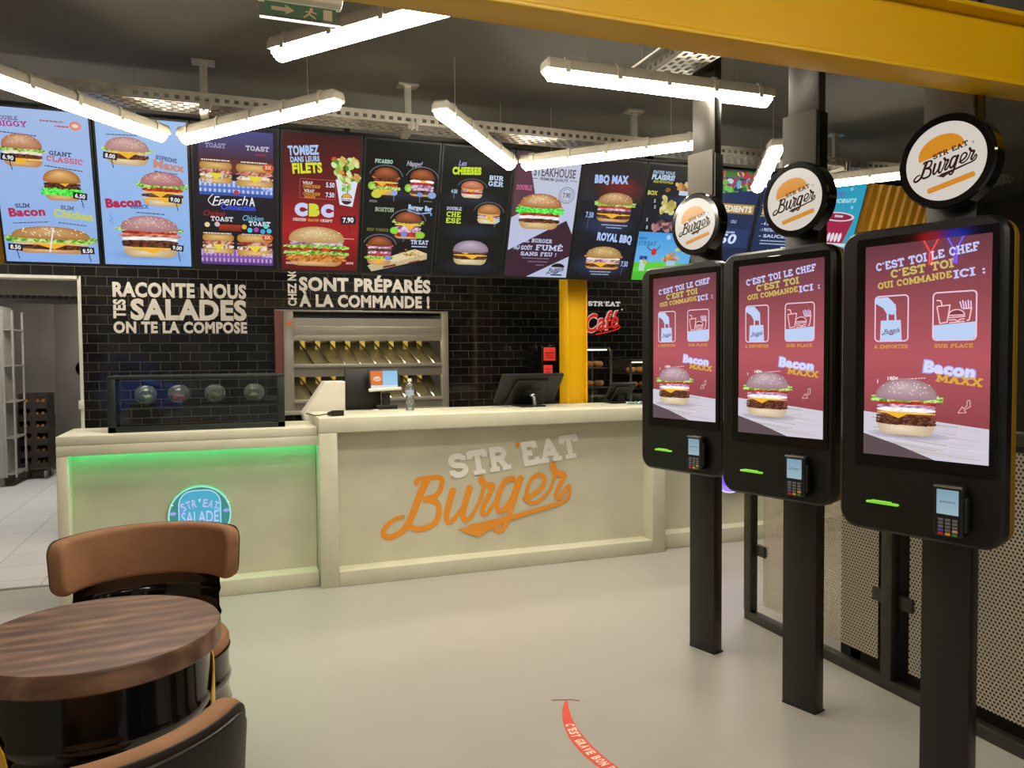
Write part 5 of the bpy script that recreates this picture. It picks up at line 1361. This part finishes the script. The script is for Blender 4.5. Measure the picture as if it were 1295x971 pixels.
# ------------------------------------------------------------------ things on and behind the service counter
t = thing('card_reader', 'small black card reader with a cable on the left corner of the service counter', 'card reader', (.66, 5.22, 1.10), radians(10))
part('housing', MB().prism([(-.05, 0), (.05, 0), (.05, .022), (-.05, .038)], -.042, .042, 'x', bev=.004), M['black_plastic'], t)
part('screen', MB().box(-.03, .03, -.04, -.005, .030, .034, mat=Matrix.Rotation(radians(-6), 4, 'X')), M['screen_glass'], t)
part('cable', MB().tube([(-.04, .0, .014), (-.085, -.01, .012), (-.112, .01, .006), (-.128, .04, .0045), (-.1285, .25, .0045)], .0035), M['black_plastic'], t)
def back_table(): 
    t = thing('back_worktop', 'low worktop behind the service counter', 'worktop', (1.3, 5.90, 0))
    part('top', MB().box(-.80, .80, -.17, .17, .97, 1.0, bev=.004), M['steel_dull'], t)
    for x in (-.76, .76):
        for y in (-.13, .13): part('leg', MB().box(x - .018, x + .018, y - .018, y + .018, 0, .97), M['steel_dull'], t)
back_table()
t = thing('till_housing', 'white angular till housing at the left end of the service counter', 'till housing', (.66, 5.80, 1.0))
part('shell', MB().prism([(-.155, .03), (-.13, 0), (.14, 0), (.14, .31), (-.005, .31), (-.165, .08)], -.05, .16, 'y', bev=.008), M['white_plastic'], t)
t = thing('till', 'black till with a small tilted customer screen behind the service counter', 'till', (1.02, 5.76, 1.0))
part('base', MB().box(-.22, .18, -.06, .14, 0, .095, bev=.006), M['black_plastic'], t)
part('rear_monitor', MB().box(-.215, .05, .02, .06, .10, .40, bev=.006, mat=Matrix.Rotation(radians(-4), 4, 'X')), M['black_plastic'], t)
st = part('screen_stand', MB().box(.0, .16, -.055, .03, .095, .13, bev=.006).box(.05, .11, -.02, .01, .12, .22), M['black_plastic'], t)
cm = part('customer_monitor', MB().box(-.115, .115, -.012, .012, -.085, .085, bev=.005), M['black_plastic'], t, loc=(.06, -.04, .315), rot=(radians(-10), 0, 0))
cv = Canvas(.20, .135); cv.rect(0, 0, 100, cv.H, '#8ec4e8', '#a8d4f0'); cv.rect(0, 0, 45, cv.H, '#e07a3a'); cv.ell(24, 30, 14, 9, '#f0d8c0'); cv.logo(24, 31, 24, 6, '#c85a28', '#c85a28', False); cv.rect(0, 54, 100, cv.H, '#dfe4ea')
cv.build('display', M['display'], cm, (0, -.0128, .0))
part('paper_strip', MB().cyl((-.12, -.03, -.078), (.12, -.03, -.070), .013, n=12), M['white_plastic'], cm)
t = thing('water_bottle', 'clear plastic water bottle standing on the service counter', 'bottle', (1.225, 5.50, 1.10))
prof = [(.0001, .002), (.028, .0), (.031, .006), (.031, .05), (.0285, .056), (.031, .062), (.031, .10), (.0285, .106), (.031, .112), (.031, .15), (.024, .185), (.0125, .205), (.0125, .215)]
part('bottle_body', MB().lathe(prof, 24), M['bowl_glass'], t)
part('cap', MB().lathe([(.0145, .208), (.0145, .228), (.012, .230), (.0001, .230)], 20), M['white_plastic'], t)
part('label_band', MB().lathe([(.0316, .108), (.0316, .148)], 24), M['label_band'], t)
t = thing('paper_slip', 'crumpled white paper on the service counter beside the till', 'paper', (.98, 5.52, 1.10))
part('slip', MB().box(-.025, .025, -.02, .02, 0, .012, bev=.004), M['white_plastic'], t)

def slanted_screen(name, label, loc, w, hgt, tilt, rz, arm):
    t = thing(name, label, 'till screen', loc, rz)
    R_ = Matrix.Translation((0, 0, .034)) @ Matrix.Rotation(radians(tilt), 4, 'X')
    part('screen_case', MB().prism(rrect(-w / 2, w / 2, 0, hgt, .008, 3), -.016, .012, 'y', bev=.005, mat=R_), M['black_plastic'], t)
    part('screen', MB().box(-w / 2 + .015, w / 2 - .015, .012, .014, .015, hgt - .015, mat=R_), M['screen_glass'], t)
    part('rear_hump', MB().prism([(-w * .33, .0), (w * .33, .0), (w * .26, hgt * .86), (-w * .26, hgt * .86)], -.036, -.014, 'y', bev=.006, mat=R_), M['black_plastic'], t)
    part('stand_foot', MB().box(-.10, .10, -hgt * .72, .02, 0, .012, bev=.003), M['black_plastic'], t)
    if arm:
        a = MB()
        for an in (25, -25): a.box(-.075, .075, -.042, -.034, -.009, .009, mat=R_ @ Matrix.Translation((.03, 0, hgt * .45)) @ Matrix.Rotation(radians(an), 4, 'Y'))
        part('bracket', a, M['dark_steel'], t)
        part('stand_arm', MB().cyl((.04, -hgt * .50, .012), (.03, -hgt * .36 - .02, hgt * .26), .017).ball((.03, -hgt * .38, hgt * .28), .026, .022, .022), M['chrome'], t)
    else: part('stand_arm', MB().box(-.03, .03, -hgt * .45, -hgt * .3, .01, hgt * .4), M['black_plastic'], t)
    return t
slanted_screen('till_screen', 'large black till screen seen from behind, leaning beside the yellow column', (2.155, 5.62, 1.10), .50, .30, 44, 0, True)
slanted_screen('till_screen', 'small black till screen seen from behind, right of the yellow column', (2.96, 5.60, 1.10), .22, .17, 40, 0, False)
t = thing('blue_cloth', 'pale blue cloth on the service counter beside the small till screen', 'cloth', (3.0, 5.38, 1.10))
cl = MB(); rr = random.Random(2)
gv = [(-.06 + .02 * i, -.03 + .015 * j, .006 + .018 * rr.random()) for i in range(7) for j in range(5)]
cl.add(gv, [(i * 5 + j, (i + 1) * 5 + j, (i + 1) * 5 + j + 1, i * 5 + j + 1) for i in range(6) for j in range(4)])
o = part('folded_cloth', cl, M['blue_cloth'], t); md = o.modifiers.new('thickness', 'SOLIDIFY'); md.thickness = .006

# back counter with glass cabinets to the right of the column
t = thing('rear_counter', 'dark counter along the tiled wall under the glass cabinets', 'counter', (4.1, 6.66, 0))
part('body', MB().box(-1.7, 1.7, -.30, .33, 0, .97, bev=.004), M['black_matte'], t)
part('worktop', MB().box(-1.72, 1.72, -.33, .335, .97, 1.0, bev=.004), M['steel_dull'], t)
def cabinet(name, label, x0, x1, z1, shelves, lit):
    xc = (x0 + x1) / 2; w = (x1 - x0) / 2
    t = thing(name, label, 'glass cabinet', (xc, 6.45, 1.0))
    h = z1 - 1.0
    part('frame', MB().box(-w, -w + .018, 0, .018, 0, h).box(w - .018, w, 0, .018, 0, h).box(-w, w, 0, .018, h - .02, h).box(-w, w, 0, .018, 0, .02).box(-w, -w + .018, .40, .42, 0, h).box(w - .018, w, .40, .42, 0, h).box(-w, w, .018, .42, h - .012, h).box(-w, w, .018, .42, 0, .012), M['steel'], t)
    part('back_panel', MB().box(-w + .018, w - .018, .405, .42, .012, h - .012), M['black_matte'], t)
    part('glass_front', MB().box(-w + .018, w - .018, .006, .010, .02, h - .02), M['glass'], t)
    for z in shelves: part('shelf', MB().box(-w + .02, w - .02, .03, .40, z, z + .008), M['steel'], t)
    part('shelf_light', MB().box(-w + .04, w - .04, .03, .05, h - .03, h - .02), M['warm_strip_low'], t, label='warm light strip')
    return t
cabinet('pastry_cabinet', 'tall glass cabinet with warm lit pastries behind the yellow column', 2.99, 3.36, 1.56, (.18, .36), True)
cabinet('pastry_cabinet', 'lower glass cabinet with pastries beside the farthest kiosk', 3.55, 4.15, 1.44, (.16, .30), True)
rr = random.Random(12)
for x0, z in ((3.06, 1.3685), (3.165, 1.3685), (3.27, 1.3685), (3.07, 1.1885), (3.175, 1.1885), (3.28, 1.1885), (3.62, 1.3085), (3.72, 1.3085), (3.82, 1.3085), (3.64, 1.1685), (3.76, 1.1685)):
    lab = ('golden pastry on the %s shelf of the %s glass cabinet' % ('upper' if z > 1.25 else 'lower', 'tall' if x0 < 3.5 else 'low'))
    m = MB().ball((0, 0, .028), .040, .055, .028, 12)
    for k in range(4): m.ball((0, -.04 + .027 * k, .036), .034, .012, .026, 8)
    tag(part('pastry', m, M['bread'], None, loc=(x0, 6.56, z)), lab, 'pastry', 'pastries in the glass cabinets')
t = thing('drinks_dispenser', 'black drinks machine with a red lit panel left of the yellow column', 'drinks machine', (2.80, 6.42, 1.0))
part('cabinet', MB().box(-.16, .16, .0, .40, 0, .58, bev=.006), M['black_gloss'], t)
part('lit_panel', MB().box(-.145, -.03, -.006, .0, .44, .56, bev=.002).box(-.145, -.06, -.006, .0, .30, .40, bev=.002), M['red_panel'], t, label='red lit panel')
part('panel_marking', MB().box(-.135, -.045, -.008, -.006, .505, .512).box(-.13, -.06, -.008, -.006, .485, .491).box(-.12, -.05, -.008, -.006, .465, .470).box(-.135, -.075, -.008, -.006, .36, .366).box(-.13, -.08, -.008, -.006, .335, .340), M['black_plastic'], t)
part('dispensing_head', MB().box(-.12, .14, -.10, 0, .22, .28, bev=.006).cyl((-.06, -.06, .22), (-.06, -.06, .16), .014).cyl((.02, -.06, .22), (.02, -.06, .16), .014).cyl((.09, -.06, .22), (.09, -.06, .16), .014), M['chrome'], t)
part('drip_tray', MB().box(-.14, .15, -.14, 0, 0, .03, bev=.004), M['steel'], t)

# ------------------------------------------------------------------ heated pass in the tiled wall
t = thing('heated_pass', 'stainless heated serving hatch with two slanted wire divided shelves', 'serving hatch', (1.15, 6.98, 0))
X0, X1 = .375 - 1.15, 1.92 - 1.15
part('side_post', MB().box(X0 + .07, X0 + .155, -.03, .02, 1.0, 1.892, bev=.003), M['steel_pale'], t)
part('side_post', MB().box(X1 - .065, X1, -.03, .02, 1.0, 1.892, bev=.003), M['steel_pale'], t)
part('side_panel', MB().box(X0, X0 + .065, -.05, .02, 1.30, 1.892, bev=.003), M['side_strip'] if 'side_strip' in M else M['steel_dull'], t)
part('sticker', MB().box(X0 + .09, X0 + .15, -.032, -.030, 1.76, 1.80), M['orange_print'] if 'orange_print' in M else M['yellow'], t, label='orange sticker')
part('head_bar', MB().box(X0, X1, -.03, .02, 1.884, 1.90, bev=.002), M['steel_pale'], t)
xa, xb = X0 + .155, X1 - .065
part('canopy', MB().prism([(-.02, 1.76), (-.02, 1.83), (.35, 1.86), (.35, 1.74)], xa, xb, 'x', bev=.004), M['steel_pale'], t)
part('front_band', MB().box(xa, xb, -.03, -.015, 1.685, 1.755, bev=.004).box(xa, xb, -.026, -.012, 1.63, 1.68, bev=.004), M['steel_pale'], t)
part('heat_strip', MB().box(xa + .02, xb - .02, .05, .07, 1.645, 1.655), M['warm_strip'], t, label='warm heating strip')
part('heat_strip', MB().box(xa + .02, xb - .02, .05, .07, 1.315, 1.325), M['warm_strip'], t, label='warm heating strip')
for zf, zr in ((1.40, 1.62), (1.09, 1.30)):
    sh = part('chute_shelf', MB().prism([(-.02, zf), (.45, zr), (.45, zr + .006), (-.02, zf + .008)], xa, xb, 'x'), M['chute'], t)
    part('shelf_front', MB().box(xa, xb, -.035, -.02, zf - .005, zf + .028, bev=.003), M['steel_pale'], sh)
    part('shelf_apron', MB().box(xa, xb, -.022, -.012, zf - .085, zf - .005), M['steel_dull'], sh)
    for k in range(9):
        x = xa + .08 + k * (xb - xa - .1) / 9
        part('wire_divider', MB().tube([(x + .10, -.01, zf + .014), (x + .06, .10, zf + .09), (x - .02, .40, zr + .04)], .009, 6), M['chrome'], sh)
        part('rail', MB().box(x + .0, x + .045, .30, .31, zr - .10, zr + .05), M['yellow_wire'], sh)
part('back_sheet', MB().box(xa, xb, .46, .47, 1.02, 1.86), M['steel_dull'], t)
part('sill', MB().box(X0 + .07, X1, -.04, .30, .985, 1.02, bev=.003), M['steel_pale'], t)

# ------------------------------------------------------------------ kitchen things seen through the doorway
t = thing('steel_cabinet', 'tall stainless steel cabinet with an open side rack in the kitchen', 'cabinet', (-2.79, 10.6, 0))
part('body', MB().box(-.32, .325, -.22, .30, .11, 2.10), M['steel_pale'], t)
for x in (-.28, .29):
    for y in (-.17, .25): part('leg', MB().box(x - .02, x + .02, y - .02, y + .02, 0, .11), M['steel_dull'], t)
part('side_frame', MB().box(.325, .35, -.20, .28, .11, 2.06).box(.43, .45, -.21, -.19, .11, 2.05).box(.43, .45, .26, .28, .11, 2.05), M['steel_pale'], t)
for k in range(5): part('side_shelf', MB().box(.35, .45, -.20, .28, .14 + .42 * k, .155 + .42 * k), M['steel_pale'], t)
t = thing('crate_dolly', 'wheeled dolly under the stack of dark crates in the kitchen', 'dolly', (-2.27, 11.1, 0))
part('platform', MB().box(-.16, .16, -.2, .2, .12, .15, bev=.004), M['dark_steel'], t)
for x in (-.11, .11):
    for y in (-.14, .14): part('wheel', MB().cyl((x - .012, y, .06), (x + .012, y, .06), .06, n=16), M['steel_dull'], t)
cr0 = None
for k in range(6):
    lab = ['dark bakery crate at the bottom of the kitchen stack', 'dark bakery crate second from the bottom of the kitchen stack', 'dark bakery crate third from the bottom of the kitchen stack', 'dark bakery crate third from the top of the kitchen stack', 'dark bakery crate just below the topmost of the kitchen stack', 'topmost dark bakery crate of the kitchen stack'][k]
    z = .151 + .151 * k
    if cr0 is None:
        cr0 = thing('bakery_crate', lab, 'crate', (-2.27, 11.1, z), 0, 'stacked bakery crates')
        part('walls', MB().box(-.16, .16, -.2, -.185, .0, .05).box(-.16, .16, -.2, -.185, .12, .15).box(-.16, -.145, -.2, .2, 0, .15).box(.145, .16, -.2, .2, 0, .15).box(-.16, .16, .185, .2, 0, .15).box(-.03, .03, -.2, -.185, .05, .12), M['crate'], cr0)
        part('base', MB().box(-.15, .15, -.19, .19, 0, .008), M['crate'], cr0)
        m = MB()
        for q in range(4): m.ball((-.095 + .063 * q, -.12, .048), .028, .05, .04, 8)
        part('loaves', m, M['bread'], cr0, label='bread loaves')
    else: dup(cr0, (-2.27, 11.1, z), radians(1.5 * (k % 3 - 1)), lab)
t = thing('extraction_hood', 'stainless extraction hood with dark grille inside the kitchen doorway', 'extraction hood', (-1.7, 8.2, 2.05))
part('front', MB().box(-1.2, .9, -.25, -.235, .01, .42, bev=.002).box(-1.2, -1.185, -.25, .6, .01, .42).box(.885, .9, -.25, .6, .01, .42).box(-1.2, .9, -.25, .6, .42, .43), M['steel_pale'], t)
g = MB()
for k in range(40): g.box(-1.17 + .051 * k, -1.14 + .051 * k, -.20, .58, -.02, .01)
part('grille', g, M['dark_steel'], t)
part('suspension', MB().cyl((-1.1, .2, .43), (-1.1, .2, .65), .008).cyl((.8, .2, .43), (.8, .2, .65), .008), M['galv'], t)

t = thing('cold_room_door', 'wide stainless cold room door at the end of the kitchen', 'cold room door', (-1.55, 11.76, 0))
part('leaf', MB().box(-.62, .52, 0, .04, .02, 2.30, bev=.004), M['steel_dull'], t)
part('round_window', MB().lathe([(.0001, 0), (.06, 0), (.10, .012), (.11, .0)], 24, mat=Matrix.Translation((-.28, -.002, 1.35)) @ Matrix.Rotation(pi / 2, 4, 'X')), M['screen_glass'], t)
part('handle', MB().tube([(.42, 0, 1.0), (.42, -.04, 1.0), (.42, -.04, 1.3), (.42, 0, 1.3)], .012), M['steel_pale'], t)
